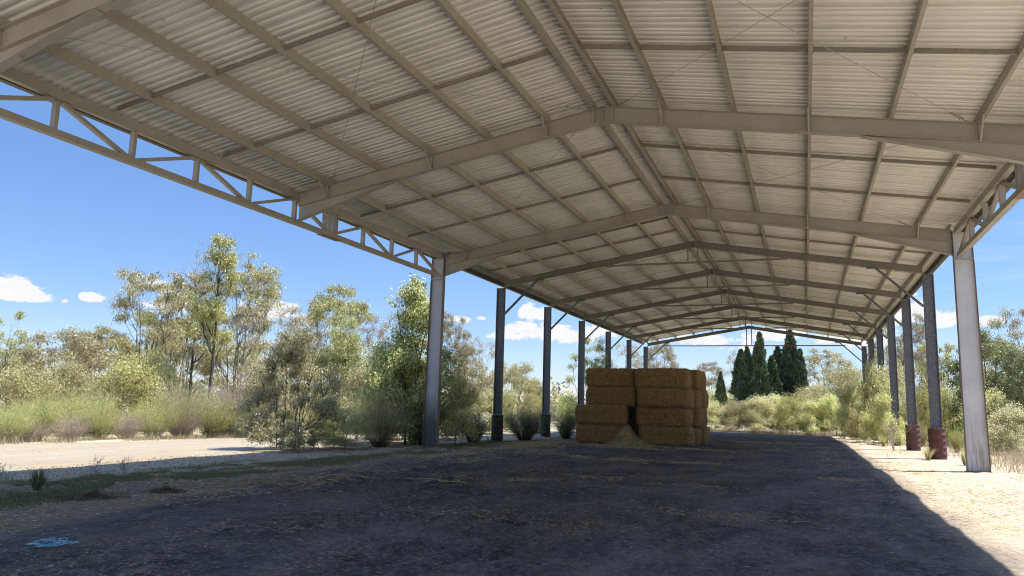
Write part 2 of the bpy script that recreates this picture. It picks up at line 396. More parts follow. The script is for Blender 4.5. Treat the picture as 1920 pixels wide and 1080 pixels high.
# ------------------------------------------------------------------ the shed
XM = -4.42; HW = 8.86; S = 0.169
XL, XR = XM-HW, XM+HW
ZR = 8.917                                 # rafter top line at the ridge
def ztop(x): return ZR-abs(x-XM)*S         # rafter top line
MAIN = [('A', 7.8), ('B', 17.1), ('C', 26.45)]
GAL = [32.9, 39.95, 46.95, 54.05, 61.1, 68.1]
Y0, Y1 = 2.0, 68.35
PUR = [0.24, 1.44, 3.05, 4.66, 6.27, 7.9]   # offsets from ridge
shed = empty('hay_shed', (XM, 0, 0)); bpy.context.view_layer.update()
tag(shed, 'long open sided steel hay shed with ribbed roof on steel columns', 'shed')
class SB(MB):
    def build(s, name, mat, parent=None, smooth=False):
        parent = parent or shed
        if parent is shed: s.v = [(x-XM, y, z) for x, y, z in s.v]
        o = MB.build(s, name, mat, parent, smooth)
        if parent is not shed: s_off = 1; o.matrix_parent_inverse = Matrix.Identity(4); 
        return o
# sub-parts live in their part's coordinates; parts sit at the shed origin, so shift the same way
def subpart(mb, name, mat, parent):
    mb.v = [(x-XM, y, z) for x, y, z in mb.v]; return MB.build(mb, name, mat, parent)

# roof sheets: trapezoidal ribs, 0.19 m pitch, a lap every fourth rib
def roof_sheet(side):
    mb_v = []; prof = []; y = Y0; k = 0
    while y < Y1:
        lap = 0.004 if k % 4 == 0 else 0.0
        prof += [(y, 0.0), (y+0.118, 0.0), (y+0.132, 0.034), (y+0.168, 0.034), (y+0.180, 0.0)]
        if k % 4 == 3: prof += [(y+0.1805, 0.022), (y+0.1892, 0.022)]
        y += 0.19; k += 1
    cols = [0.0, 3.0, 6.0, HW+0.5]
    vs = []; r = random.Random(7)
    for (yy, dz) in prof:
        for c in cols: vs.append((side*c, yy, ZR+0.215-c*S+dz))
    top = [(x, y, z+0.0008) for x, y, z in vs]
    nc = len(cols); fs = []
    for i in range(len(prof)-1):
        for c in range(nc-1):
            a = i*nc+c; fs.append((a, a+1, a+nc+1, a+nc))
    N = len(vs); fs += [(a+N, d+N, c+N, b+N) for a, b, c, d in fs]
    o = link_mesh('roof_sheet', np_mesh('roof_sheet', vs+top, fs, SHEET), shed)
    return o
roof_sheet(-1); roof_sheet(1)
rc = SB()
for s in (-1, 1):
    rc.bar((XM, Y0, ZR+0.262), (XM, Y1, ZR+0.262), 0.001, 0.002)
    rc._add([(XM, Y0, ZR+.265), (XM+s*.3, Y0, ZR+.215), (XM+s*.3, Y1, ZR+.215), (XM, Y1, ZR+.265)], [(0, 1, 2, 3)])
rc.build('ridge_cap', PAINT)
# gutters
for s in (-1, 1):
    g = SB(); xe = XM+s*(HW+.5); ze = ZR+.215-(HW+.5)*S
    g.box(min(xe+s*.002, xe+s*.012), max(xe+s*.002, xe+s*.012), Y0, Y1, ze-.24, ze+.05)
    g.box(min(xe-s*.12, xe+s*.001), max(xe-s*.12, xe+s*.001), Y0, Y1, ze-.24, ze-.23)
    g.box(min(xe-s*.12, xe-s*.11), max(xe-s*.12, xe-s*.11), Y0, Y1, ze-.2295, ze-.10)
    g.build('gutter', DARKSTEEL)
# purlins: C sections standing on the rafters, lip turned down the slope
def purlin(x, s, h=0.2, name='purlin', mat=PURLIN, z=None, y0=Y0+.05, y1=Y1-.05, fl=.07):
    p = SB(); zb = (ztop(x)+.004) if z is None else z
    p.box(x-.0015, x+.0015, y0, y1, zb, zb+h)
    a, b = sorted((x+s*.0016, x+s*fl))
    p.box(a, b, y0, y1, zb, zb+.003); p.box(a, b, y0, y1, zb+h-.003-fl*S*.5, zb+h-fl*S*.5)
    e = x+s*fl; p.box(min(e, e-s*.003), max(e, e-s*.003), y0, y1, zb+.0032, zb+.02)
    return p.build(name, mat)
for s in (-1, 1):
    for d in PUR: purlin(XM+s*d, s)
    purlin(XM+s*(HW-.02), s, .2, 'eave_purlin', GALV_R, y0=26.6)

def rafter_i(y, s, haunch=3.1):
    r = SB(); D = .40; t = .008; fw = .18
    xa = XM+s*.012; xb = XM+s*(HW-.01)
    za, zb = ztop(xa), ztop(xb)
    web = [(xa, za-.012), (xb, zb-.012), (xb, zb-D+.012), (xa, za-D+.012)]
    r.poly(web, y-t/2, y+t/2)
    r.bar((xa, y, za), (xb, y, zb), fw, .012, oz=-.006); r.bar((xa, y, za-D), (xb, y, zb-D), fw, .012, oz=.006)
    # haunch: tapering web and sloping flange
    xh = XM+s*(HW-haunch); zh = ztop(xh)-D
    r.poly([(xh, zh-.001), (xb, zb-D-.001), (xb, 6.63)], y-t/2-.0015, y+t/2+.0015)
    r.bar((xh-s*.05, y, zh-.001), (xb, y, 6.62), fw, .012, oz=-.006)
    # end plate at ridge
    a, b = sorted((XM+s*.001, XM+s*.0115)); r.box(a, b, y-.1, y+.1, za-D-.03, za+.01)
    o = r.build('rafter', PAINT)
    for d in (PUR[1], PUR[3], PUR[5]):               # fly braces and web stiffeners
        x = XM+s*d; fb = SB(); fb.bar((x, y-.5, ztop(x)+.03), (x, y-.07, ztop(x)-D+.01), .035, .035, up=(1, 0, 0)); subpart(fb, 'fly_brace', PAINT, o)
    for d in (PUR[0], PUR[1], PUR[3], PUR[5]):
        x = XM+s*d; fb = SB(); fb.box(x-.02, x+.02, y-.085, y-.005, ztop(x)-D+.02, ztop(x)-.03); subpart(fb, 'stiffener', PAINT, o)
    return o
def column_i(y, s, d0=.52, d1=.60, mat=PAINT_COL):
    c = SB(); t = .01; xi = XM+s*(HW+.012)
    zb = gzf(xi+s*.3, y)-.08; zt = 7.40
    c.poly([(xi, zt), (xi+s*d0, zt-.09), (xi+s*d1, zb), (xi, zb)], y-t/2, y+t/2)
    o = c.build('column', mat)
    c = SB(); a, b = sorted((xi-s*.0005, xi-s*.012)); c.box(a, b, y-.1, y+.1, zb, zt); subpart(c, 'flange', FLANGE, o)
    c = SB(); c.bar((xi+s*d1, y, zb), (xi+s*d0, y, zt-.09), .2, .012, up=(1, 0, 0)); subpart(c, 'flange', FLANGE, o)
    e = SB()                                          # seam plate below the truss; rusty flange edges
    a, b = sorted((xi-s*.03, xi+s*d0*1.02)); e.box(a, b, y-.108, y+.02, 6.46, 6.49)
    subpart(e, 'seam_plate', PAINT, o)
    r = SB(); a, b = sorted((xi-s*.013, xi+s*.002)); r.box(a, b, y-.106, y-.1005, zb, 6.4); subpart(r, 'rusty_flange_edge', RUST, o)
    r = SB(); r.bar((xi+s*d1, y-.103, zb), (xi+s*(d0+.012), y-.103, 6.4), .004, .016, up=(1, 0, 0))
    subpart(r, 'rusty_flange_edge', RUST, o)
    bp = SB(); a, b = sorted((xi-s*.05, xi+s*(d1+.05))); bp.box(a, b, y-.14, y+.14, zb+.03, zb+.1)
    subpart(bp, 'base_plate', RUST, o)
    for k in range(5):
        for dy in (-.075, .075):
            bl = SB(); zz = 6.75+k*.14; a, b = sorted((xi-s*.013, xi-s*.045)); bl.box(a, b, y+dy-.014, y+dy+.014, zz-.014, zz+.014)
            subpart(bl, 'bolt', DARKSTEEL, o)
for nm, y in MAIN:
    for s in (-1, 1): rafter_i(y, s)
for s in (-1, 1):
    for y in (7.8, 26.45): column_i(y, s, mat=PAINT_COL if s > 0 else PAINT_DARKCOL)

# eave trusses between columns A and C carrying rafter B
for s in (-1, 1):
    t = empty('eave_truss', (0, 0, 0), 0, shed); x = XM+s*(HW+.16); zt, zb = 7.30, 6.60; bw = .13
    ya, yc = 7.95, 26.28
    t_ = MB(); t_.v = []
    def tp(name, mb, mat=PAINT):
        mb.v = [(a-XM, b, c) for a, b, c in mb.v]; return MB.build(mb, name, mat, t)
    mb = MB(); mb.bar((x-s*.06, ya, zt+.05), (x-s*.06, yc, zt+.05), .14, .2); tp('top_chord', mb)
    mb = MB(); mb.bar((x, ya, zb), (x, yc, zb), .15, .14); tp('bottom_chord', mb)
    nodes = [ya, 9.69, 11.52, 13.36, 15.21, 17.1, 18.9, 20.7, 22.55, 24.35, yc]
    for i, y in enumerate(nodes[1:-1], 1):
        if i == 6: continue
        mb = MB(); mb.bar((x, y, zb+.05), (x, y, zt-.05), bw, .08, up=(0, 1, 0)); tp('upright', mb)
    for i in range(10):                       # bottom at even nodes
        y0, y1 = nodes[i], nodes[i+1]; lo_first = (i % 2 == 0)
        p = (x, y0+.08, zb+.05 if lo_first else zt-.05); q = (x, y1-.08, zt-.05 if lo_first else zb+.05)
        mb = MB(); mb.bar(p, q, .10, .08); tp('diagonal', mb)
    for dy in (-.30, -.08, .14, .30):
        mb = MB(); mb.bar((x, 18.85+dy, zb+.05), (x, 18.85+dy, zt-.05), .13, .05, up=(0, 1, 0)); tp('splice_post', mb)
    mb = MB(); mb.box(x-.1, x+.1, 18.35, 19.35, zb-.095, zb-.0715); tp('splice_plate', mb, RUST)

# bridging bars in the painted bays, thin sag rods in the galvanised bays
bays = [(7.8, 17.1), (17.1, 26.45), (26.45, 32.9)]
for (a, b) in bays:
    for f in (1/3, 2/3):
        y = a+(b-a)*f
        for s in (-1, 1):
            mb = SB(); ds = PUR+[HW-.02]
            for d0, d1 in zip(ds[:-1], ds[1:]):
                x0, x1 = XM+s*(d0+.075), XM+s*(d1-.004)
                mb.bar((x0, y, ztop(x0)+.11), (x1, y, ztop(x1)+.11), .045, .085)
                mb.bar((x0-s*.004, y-.045, ztop(x0)+.1), (x0+s*.012, y-.045, ztop(x0)+.1), .09, .15)
            mb.build('bridging_bar', BRIDGE)
for a, b in zip(GAL[:-1], GAL[1:]):
    for f in (.25, .5, .75):
        y = a+(b-a)*f
        for s in (-1, 1):
            mb = SB(); mb.tube([(XM+s*.25, y, ztop(XM+s*.25)+.02), (XM+s*(HW-.03), y, ztop(XM+s*(HW-.03))+.02)], .011, 5)
            mb.build('sag_rod', CABLE)
# cross bracing cables
def cable(p, q):
    mb = SB(); p, q = np.array(p, float), np.array(q, float); mid = (p+q)/2-np.array([0, 0, .05])
    pts = [(1-t)**2*p+2*t*(1-t)*mid+t*t*q for t in np.linspace(0, 1, 9)]
    mb.tube(pts, .0065, 5)
    d = (q-p)/np.linalg.norm(q-p)
    for base, sg in ((p, 1), (q, -1)):
        a = base+d*sg*.25; b_ = base+d*sg*.62
        mb.tube([base+d*sg*.02, a], .014, 5)
        sidev = np.cross(d, (0, 0, 1)); sidev /= np.linalg.norm(sidev)
        for k in (-1, 1): mb.bar(a+sidev*k*.03, b_+sidev*k*.03, .014, .014)
        mb.bar(a-sidev*.04, a+sidev*.04, .02, .02); mb.bar(b_-sidev*.04, b_+sidev*.04, .02, .02)
    mb.build('bracing_cable', CABLE)
for (ya, yb) in ((7.8, 17.1), (17.1, 26.45)):
    for s in (-1, 1):
        xi, xo = XM+s*.35, XM+s*7.7
        zi, zo = ztop(xi)-.02, ztop(xo)-.02
        cable((xi, yb-.12, zi), (xo, ya+.12, zo)); cable((xo, yb-.12, zo), (xi, ya+.12, zi-.03))

# galvanised portal frames
def galv_frame(y, last=False):
    for s in (-1, 1):
        r = SB(); D = .27; xa, xb = XM+s*.002, XM+s*(HW+.02)
        for dy in (-.022, .022):
            r.bar((xa, y+dy, ztop(xa)), (xb, y+dy, ztop(xb)), .004, D, oz=-D/2)
            k = math.copysign(1, dy)
            r.bar((xa, y+dy+k*.038, ztop(xa)), (xb, y+dy+k*.038, ztop(xb)), .07, .005, oz=-.0027)
            r.bar((xa, y+dy+k*.038, ztop(xa)-D), (xb, y+dy+k*.038, ztop(xb)-D), .07, .005, oz=.0027)
            r.bar((xa, y+dy+k*.075, ztop(xa)-D), (xb, y+dy+k*.075, ztop(xb)-D), .004, .025, oz=.018)
        r.build('rafter', GALV_R)
        c = SB(); xi = XM+s*(HW-.02); zb_ = gzf(xi, y)-.05; zt_ = ztop(XM+s*(HW+.2))-.28; d = .38
        for dy in (-.022, .022):
            k = math.copysign(1, dy); a, b = sorted((xi, xi+s*d))
            c.box(a, b, y+dy-.002, y+dy+.002, zb_, zt_)
            for e in (a, b-.005): c.box(e, e+.005, min(y+dy+k*.0022, y+dy+k*.08), max(y+dy+k*.0022, y+dy+k*.08), zb_, zt_)
            for e in (a+.0052, b-.0252): c.box(e, e+.02, min(y+dy+k*.077, y+dy+k*.08), max(y+dy+k*.077, y+dy+k*.08), zb_, zt_)
        o = c.build('column', GALV)
        z = 2.0
        while z < 6.6:
            for fx_ in (.3, .7):
                bl = SB(); bl.box(xi+s*d*fx_-.011, xi+s*d*fx_+.011, y-.034, y-.0245, z-.011, z+.011); subpart(bl, 'bolt', CABLE, o)
            z += .9
        b = SB(); xk = XM+s*(HW-1.75); zk = ztop(xk)-.27
        b.bar((xk, y-.06, zk+.05), (xi-s*.02, y-.06, ztop(xi)-.27-1.32), .08, .11, up=(0, 1, 0))
        b.box(min(xk-s*.25, xk+s*.12), max(xk-s*.25, xk+s*.12), y-.1, y-.095, zk-.06, zk+.05)
        b.build('knee_brace', GALV)
    if not last:
        t = SB(); L = 3.9; zc = ztop(XM+L)-.30
        t.bar((XM-L, y-.05, zc), (XM+L, y-.05, zc), .05, .085)
        for dx in (-.21, .21): t.bar((XM+dx, y-.05, zc+.028), (XM+dx, y-.05, ztop(XM+dx)-.25), .05, .07, up=(0, 1, 0))
        t.build('collar_tie', GALV_R)
    else:
        t = SB(); zc = 7.16
        t.bar((XM-7.6, y-.05, zc), (XM+7.6, y-.05, zc), .06, .085)
        for dx in (-.21, .21): t.bar((XM+dx, y-.05, zc+.03), (XM+dx, y-.05, ztop(XM+dx)-.25), .07, .08, up=(0, 1, 0))
        t.build('collar_tie', REDOX)
for i, y in enumerate(GAL): galv_frame(y, i == len(GAL)-1)

# ------------------------------------------------------------------ steel drums round the column feet
def drum_mat(name, base, dark, top_fade):
    m, n, bs, P = new_mat(name); L = n.n('ShaderNodeTexCoord').outputs['Object']
    big = n.noise(L, 3.0, 6, 0.65); fine = n.noise(L, 18, 5, 0.7)
    col = n.mix(n.ramp(big, [(0.38, 0), (0.66, 1)]), base, dark)
    col = n.mix(n.m('MULTIPLY', n.ramp(fine, [(0.5, 0), (0.7, 1)]), 0.5), col, top_fade)
    set_in(n, bs, Base_Color=col, Roughness=0.7); bump(n, bs, fine, 0.2, 0.01); return m
DR_RED = drum_mat('faded_red_drum_paint', (0.115, 0.034, 0.024), (0.055, 0.022, 0.017), (0.17, 0.075, 0.045))
DR_RED2 = drum_mat('pale_red_drum_paint', (0.10, 0.034, 0.024), (0.045, 0.02, 0.017), (0.28, 0.19, 0.15))
DR_GRN = drum_mat('green_drum_paint', (0.014, 0.052, 0.02), (0.008, 0.018, 0.01), (0.03, 0.07, 0.032))
DR_OLV = drum_mat('sooty_olive_drum_paint', (0.035, 0.036, 0.018), (0.012, 0.012, 0.009), (0.03, 0.02, 0.012))
def drum(x, y, r, h, mat, label, dent):
    z0 = gzf(x, y)-.03; root = empty('steel_drum', (x, y, z0)); tag(root, label, 'drum', 'steel drums around the feet of the galvanised columns')
    prof = [(r*.97, 0), (r*1.03, .01), (r*1.03, .03), (r, .045)]
    for k in range(1, 5):
        z = h*k/5; prof += [(r, z-.03), (r*1.06, z-.008), (r*1.06, z+.008), (r, z+.03)]
    prof += [(r, h-.04), (r*1.03, h-.025), (r*1.03, h), (r*.97, h)]
    b = MB().lathe(prof, n=36)
    v = []
    for (a, c, z) in b.v:
        w = 1-.05*dent*math.exp(-((math.atan2(c, a)+1.7)**2)*3-((z-h*.45)/.25)**2)+.012*math.sin(3*math.atan2(c, a)+z*5)
        v.append((a*w, c*w, z))
    b.v = v; b.build('shell', mat, root, True)
    cm, n, bs, P = new_mat('drum_concrete'); set_in(n, bs, Base_Color=n.mix(n.noise(P, 9, 5, .6), (0.20, 0.18, 0.15), (0.33, 0.30, 0.26)), Roughness=.95)
    MB().lathe([(0.0, h-.025), (r*.5, h-.02), (r*.965, h-.03)]).build('concrete_fill', cm, root, True)
    for dx in (-.13, -.04, .05, .14): MB().box(dx-.014, dx+.014, -.10, -.072, h-.04, h+.06).build('anchor_bolt', CABLE, root)
xr_, xl_ = XM+HW+.17, XM-HW-.17
drum(xr_, 32.9, .30, 1.17, DR_RED, 'dull red ribbed steel drum in the sun, nearest drum behind the big white column', 1.0)
drum(xr_, 39.95, .30, 1.2, DR_RED2, 'rusty red steel drum with pale scraped base, half hidden by bare twigs', .6)
drum(xl_, 32.9, .27, 1.25, DR_OLV, 'sooty dark olive steel drum in shade on the left side of the shed', .8)
drum(xl_, 39.95, .27, 1.25, DR_GRN, 'green painted steel drum in shade beside the hay bales', .4)

# ------------------------------------------------------------------ hay bales
m, n, bs, P = new_mat('straw_bale'); L = P
fib = n.noise(n.mapv(L, (2.6, 2.6, 0.9)), 11, 6, 0.8, 1.0); fl = n.noise(n.mapv(L, (1.2, 1.2, 9.0)), 3.0, 4, 0.6, 0.5)
col = n.mix(n.ramp(fib, [(0.40, 0), (0.66, 1)]), (0.05, 0.026, 0.007), (0.50, 0.295, 0.085))
col = n.mix(n.m('MULTIPLY', n.ramp(fl, [(0.45, 0), (0.7, 1)]), 0.45), col, (0.09, 0.045, 0.014))
col = n.mix(n.m('MULTIPLY', n.ramp(n.noise(L, 1.1, 4, .6), [(0.45, 0), (0.65, 1)]), 0.4), col, (0.24, 0.14, 0.045))
set_in(n, bs, Base_Color=col, Roughness=0.9); bump(n, bs, fib, 0.8, 0.04); STRAW = m
m, n, bs, P = new_mat('heaped_straw'); f2 = n.noise(P, 30, 5, .8, 1.0)
set_in(n, bs, Base_Color=n.mix(n.ramp(f2, [(.3, 0), (.7, 1)]), (0.16, 0.10, 0.035), (0.50, 0.36, 0.15)), Roughness=.9); HEAPM = m
m, n, bs, P = new_mat('loose_straw'); ri = n.n('ShaderNodeNewGeometry').outputs['Random Per Island']
set_in(n, bs, Base_Color=n.ramp(ri, [(0.0, (0.17, 0.10, 0.045)), (0.5, (0.42, 0.29, 0.13)), (1.0, (0.62, 0.49, 0.28))]), Roughness=0.8); FIBRE = m
def quads_strip(C, D, Ln, Wd, rs):
    """thin fibres: centre C, direction D (N,3)"""
    N = len(C); D = D/np.linalg.norm(D, axis=1, keepdims=True)
    R_ = rs.normal(size=(N, 3)); Sv = np.cross(D, R_); Sv /= np.linalg.norm(Sv, axis=1, keepdims=True)
    L_ = np.asarray(Ln).reshape(-1, 1); W_ = np.asarray(Wd).reshape(-1, 1)
    v = np.stack([C-D*L_/2-Sv*W_/2, C-D*L_/2+Sv*W_/2, C+D*L_/2+Sv*W_/2, C+D*L_/2-Sv*W_/2], 1).reshape(-1, 3)
    return v, np.arange(N*4).reshape(-1, 4)
def bale(seed, sx=2.38, sy=1.25, sz=.90):
    rs = np.random.RandomState(seed); nu, nv = 56, 20
    # superellipse cross-section wrapped along x with two string grooves round the middle height
    vs = []; per = 64
    us = np.linspace(-1, 1, nu)
    o1, o2, o3 = rs.rand(3)*6
    for u in us:
        e = 1-.34*max(0, (abs(u)-.80)/.2)**2.4
        for k in range(per):
            t = 2*math.pi*k/per; c, s_ = math.cos(t), math.sin(t); pw = .36
            y = math.copysign(abs(c)**pw, c); z = math.copysign(abs(s_)**pw, s_)
            bul = 1-.07*abs(z)**5-.085*math.exp(-((z)/.16)**2)
            gro = .012*math.sin(u*18+o1)*1.0
            nz = mnoise.noise((u*3+o1, y*2+o2, z*2+o3))*.09+mnoise.noise((u*11+o2, y*5+o3, z*5))*.018
            w = e*bul+nz+gro
            vs.append((u*sx/2*(1+.02*mnoise.noise((y*3+o1, z*4, o2))-.075*abs(z)**4), y*sy/2*w, z*sz/2*(1-.02*abs(u)**8+nz*.6-.05*abs(y)**8*0)+sz/2))
    fs = []
    for i in range(nu-1):
        for k in range(per):
            a, b = i*per+k, i*per+(k+1) % per; fs.append((a, b, b+per, a+per))
    V_ = np.array(vs); c0 = len(vs); ends = []
    for i, off in ((0, -.03), (nu-1, .03)):
        vs.append((V_[i*per:(i+1)*per, 0].mean()+off, 0, sz/2))
    F4 = fs+[(c0, k, (k+1) % per, (k+1) % per) for k in range(0)]
    tris = [(c0, (k+1) % per, k) for k in range(per)]+[(c0+1, (nu-1)*per+k, (nu-1)*per+(k+1) % per) for k in range(per)]
    me = bpy.data.meshes.new('straw_body'); 
    # fibres bristling from the surface
    sel = rs.randint(0, nu*per, 2600); C = V_[sel]; Nn = C-np.array([0, 0, sz/2]); Nn[:, 0] *= .1
    D = Nn/np.linalg.norm(Nn, axis=1, keepdims=True)*.5+rs.normal(size=C.shape)*.6
    fv, ff = quads_strip(C+Nn/np.linalg.norm(Nn, axis=1, keepdims=True)*.01, D, rs.uniform(.04, .11, len(C)), rs.uniform(.004, .009, len(C)), rs)
    b0 = len(vs); allv = vs+[tuple(x) for x in fv]; allf = fs+tris+[tuple(int(b0+i) for i in q) for q in ff]
    me.from_pydata(allv, [], allf); me.materials.append(STRAW); me.materials.append(FIBRE)
    nb = len(fs)+len(tris); mi = np.zeros(len(me.polygons), dtype=np.int32); mi[nb:] = 1
    me.polygons.foreach_set('material_index', mi); sm = np.ones(len(me.polygons), dtype=bool); sm[nb:] = False
    me.polygons.foreach_set('use_smooth', sm); me.validate(); me.update(); return me
bm_ = [bale(s) for s in (1, 2, 3, 4)]
GB = 'large rectangular straw bales stacked under the shed'
def place_bale(i, x, y, z, rz, label):
    o = bpy.data.objects.new('straw_bale', bm_[i % 4]); COL.objects.link(o); o.location = (x, y, z); o.rotation_euler = (0, 0, rz); tag(o, label, 'straw bale', GB)
zb0 = gzf(-7, 33.6)-.04
lv = ['bottom', 'second', 'third', 'top']
for k in range(4):
    place_bale(k+1, -5.80+(.06, -.05, .03, -.08)[k], 33.70+(.0, .07, -.04, .06)[k], zb0+k*.835, (.02, -.03, .035, -.02)[k],
               '%s straw bale in the front of the tall right hand stack' % ['lowest', 'second from ground', 'third from ground', 'topmost'][k])
for r_ in (1, 2):
    for k in range(4):
        place_bale(k+r_*2, -5.70+(.06, -.02, .12, .02)[(k+r_) % 4]+.09*r_, 33.70+1.24*r_, zb0+k*.835, (.02, .03, -.02, .0)[k],
                   '%s straw bale in the %s row of the right stack, end showing' % (['lowest', 'second from ground', 'third from ground', 'topmost'][k], ['', 'middle', 'rearmost'][r_]))
for k in range(2):
    place_bale(k, -8.50+(.02, -.03)[k], 33.35, zb0+k*.835, .04-(.03*k), '%s straw bale of the low pair standing forward at left' % ['bottom', 'upper'][k])
for k in range(2):
    place_bale(k+2, -8.18-.06*k, 34.0+.12*k, zb0+(k+2)*.835, .0+.02*k, '%s straw bale set back on top of the left hand stack' % ['third from ground', 'topmost'][k])
for k in range(2):
    place_bale(k+1, -8.2, 34.85, zb0+k*.835, .0, '%s straw bale hidden behind the forward pair of the left stack' % ['bottom', 'upper'][k])

# loose straw spilling between the stacks
rs = np.random.RandomState(11)
def heap(name, x, y, rx, ry, h, nf, label, mat=FIBRE, flen=.12, wide=.009, cat='straw heap'):
    N = 34; vs = []; z0 = gzf(x, y)
    for i in range(N):
        for k in range(40):
            t = 2*math.pi*k/40; r = i/(N-1); a, b = r*math.cos(t), r*math.sin(t)
            wob = 1+.45*mnoise.noise((a*2+x, b*2+y, 1.3)); prof = (1-r)**1.5*(1+.5*mnoise.noise((a*3.3+x, b*3.3, 7.7)))
            vs.append((a*rx*wob, b*ry*wob, h*prof+.12*mnoise.noise((a*5+x, b*5, 3))*(1-r)-.03))
    fs = [(i*40+k, i*40+(k+1) % 40, (i+1)*40+(k+1) % 40, (i+1)*40+k) for i in range(N-1) for k in range(40)]
    V_ = np.array(vs); sel = rs.randint(0, len(vs), nf); C = V_[sel]+rs.normal(size=(nf, 3))*.02; C[:, 2] += .03
    D = rs.normal(size=(nf, 3))*np.array([1, 1, .35])
    fv, ff = quads_strip(C, D, rs.uniform(.4, 1.2, nf)*flen, rs.uniform(.6, 1.2, nf)*wide, rs)
    me = bpy.data.meshes.new(name); b0 = len(vs); me.from_pydata(vs+[tuple(v) for v in fv], [], fs+[tuple(int(b0+i) for i in q) for q in ff])
    me.materials.append(HEAPM if mat is FIBRE else mat); me.materials.append(mat)
    mi = np.zeros(len(me.polygons), dtype=np.int32); mi[len(fs):] = 1; me.polygons.foreach_set('material_index', mi); me.validate()
    o = link_mesh(name, me); o.location = (x, y, z0); tag(o, label, cat); return o
heap('straw_heap', -7.28, 32.95, 1.05, .85, .85, 6000, 'pale loose straw heap spilling down between the two bale stacks')
m, n, bs, P = new_mat('brown_dead_stalks'); ri = n.n('ShaderNodeNewGeometry').outputs['Random Per Island']
set_in(n, bs, Base_Color=n.ramp(ri, [(0, (0.04, 0.025, 0.017)), (.6, (0.13, 0.08, 0.05)), (1, (0.26, 0.18, 0.11))]), Roughness=.9); BROWN = m
heap('dead_grass_clump', -10.45, 8.95, .60, .34, .085, 1700, 'flattened mound of reddish brown dead stalks on the grass edge, larger one', BROWN, .12, .006, 'dead grass')
heap('dead_grass_clump', -10.2, 10.15, .36, .25, .07, 1000, 'small mound of reddish brown dead stalks right of the larger mound', BROWN, .11, .006, 'dead grass')

# straw litter on the ground: uncountable
rs = np.random.RandomState(21)
def litter(name, N, xr, yr, thr, seed, wide, lng, mat, lift=.012, sy=.55):
    x = rs.uniform(*xr, N); u = rs.rand(N); y = yr[0]*(yr[1]/yr[0])**u
    k = vnoise(x+50, y*sy+50, .55, seed)*.6+vnoise(x+50, y*sy+50, 1.7, seed+1)*.4
    keep = k > thr-(rs.rand(N)**3)*.35; x, y = x[keep], y[keep]; M_ = len(x)
    C = np.stack([x, y, gz(x, y)+lift+hz_at(x, y)], 1); a = rs.rand(M_)*6.28
    D = np.stack([np.cos(a), np.sin(a), rs.normal(size=M_)*.18], 1)
    sc_ = np.clip(y/12, .7, 3)**.6
    fv, ff = quads_strip(C, D, rs.uniform(.4, 1.3, M_)*lng*sc_, rs.uniform(.6, 1.2, M_)*wide*sc_, rs)
    o = link_mesh(name, np_mesh(name, fv, ff, mat)); tag(o, kind='stuff'); return o
def hz_at(x, y):
    i = np.clip(np.searchsorted(xs, x)-1, 0, nx-2); j = np.clip(np.searchsorted(ys, y)-1, 0, ny-2)
    fx_ = (x-xs[i])/(xs[i+1]-xs[i]); fy_ = (y-ys[j])/(ys[j+1]-ys[j])
    zz = (Z[i, j]*(1-fx_)+Z[i+1, j]*fx_)*(1-fy_)+(Z[i, j+1]*(1-fx_)+Z[i+1, j+1]*fx_)*fy_
    return zz-gz(x, y)
tag(litter('straw_litter', 70000, (-11.5, 2.6), (4.5, 45), .71, 31, .0032, .055, FIBRE), 'scattered straw stalks lying over the black earth floor', 'straw')
tag(litter('dry_stalk_litter', 26000, (-14, -8.6), (6, 40), .50, 35, .006, .09, FIBRE), 'dry stalks and dead grass along the left floor edge', 'dry stalks')
def straw_patches():
    rs = np.random.RandomState(99); P_ = []
    for (cx, cy, sx_, sy_, n_) in ((-7.4, 31.2, 2.2, .9, 7500), (-10.7, 30.5, 1.3, 1.6, 4500), (-6.7, 15.5, .9, .3, 1100), (-7.1, 14.2, .7, .25, 800), (-4.6, 31.5, 1.6, .6, 2500), (-9.2, 12.5, .8, 1.3, 2600),
        (-2.6, 42, 3.4, .5, 3000), (-5.2, 24, 2.4, .6, 2200), (-3.1, 17.5, 1.8, .5, 1600), (-4.4, 10.2, 1.6, .9, 800), (-6.2, 7.6, .9, .5, 600), (-1.4, 12.6, 1.6, .6, 500), (-10.9, 24, .7, 3.0, 3500), (0.6, 21, 1.0, .4, 700)):
        g = rs.normal(size=(n_, 2))*np.array([sx_, sy_])*.6+np.array([cx, cy]); P_.append(g)
    P_ = np.concatenate(P_); k = vnoise(P_[:, 0]+30, P_[:, 1]*.6+30, 1.6, 61); P_ = P_[k > .38]; x, y = P_[:, 0], P_[:, 1]; M_ = len(x)
    C = np.stack([x, y, gz(x, y)+.014+hz_at(x, y)], 1); a = rs.rand(M_)*6.28; D = np.stack([np.cos(a), np.sin(a), rs.normal(size=M_)*.2], 1); sc_ = np.clip(y/12, .7, 2.6)**.7
    fv, ff = quads_strip(C, D, rs.uniform(.4, 1.2, M_)*.075*sc_, rs.uniform(.6, 1.2, M_)*.0045*sc_, rs)
    o = link_mesh('straw_patches', np_mesh('straw_patches', fv, ff, FIBRE)); tag(o, 'tan patches of spilled straw trodden into the dark floor', 'straw', None, 'stuff')
straw_patches()
tag(litter('pebble_litter', 30000, (-17.5, -12), (8, 34), .42, 41, .016, .02, FIBRE), 'small stones and chips over the shaded gravel beside the track', 'stones')
tag(litter('pale_straw_litter', 36000, (1.8, 9.5), (9, 60), .60, 37, .0042, .05, FIBRE), 'pale straw scattered over the sunny gravel at right', 'straw')

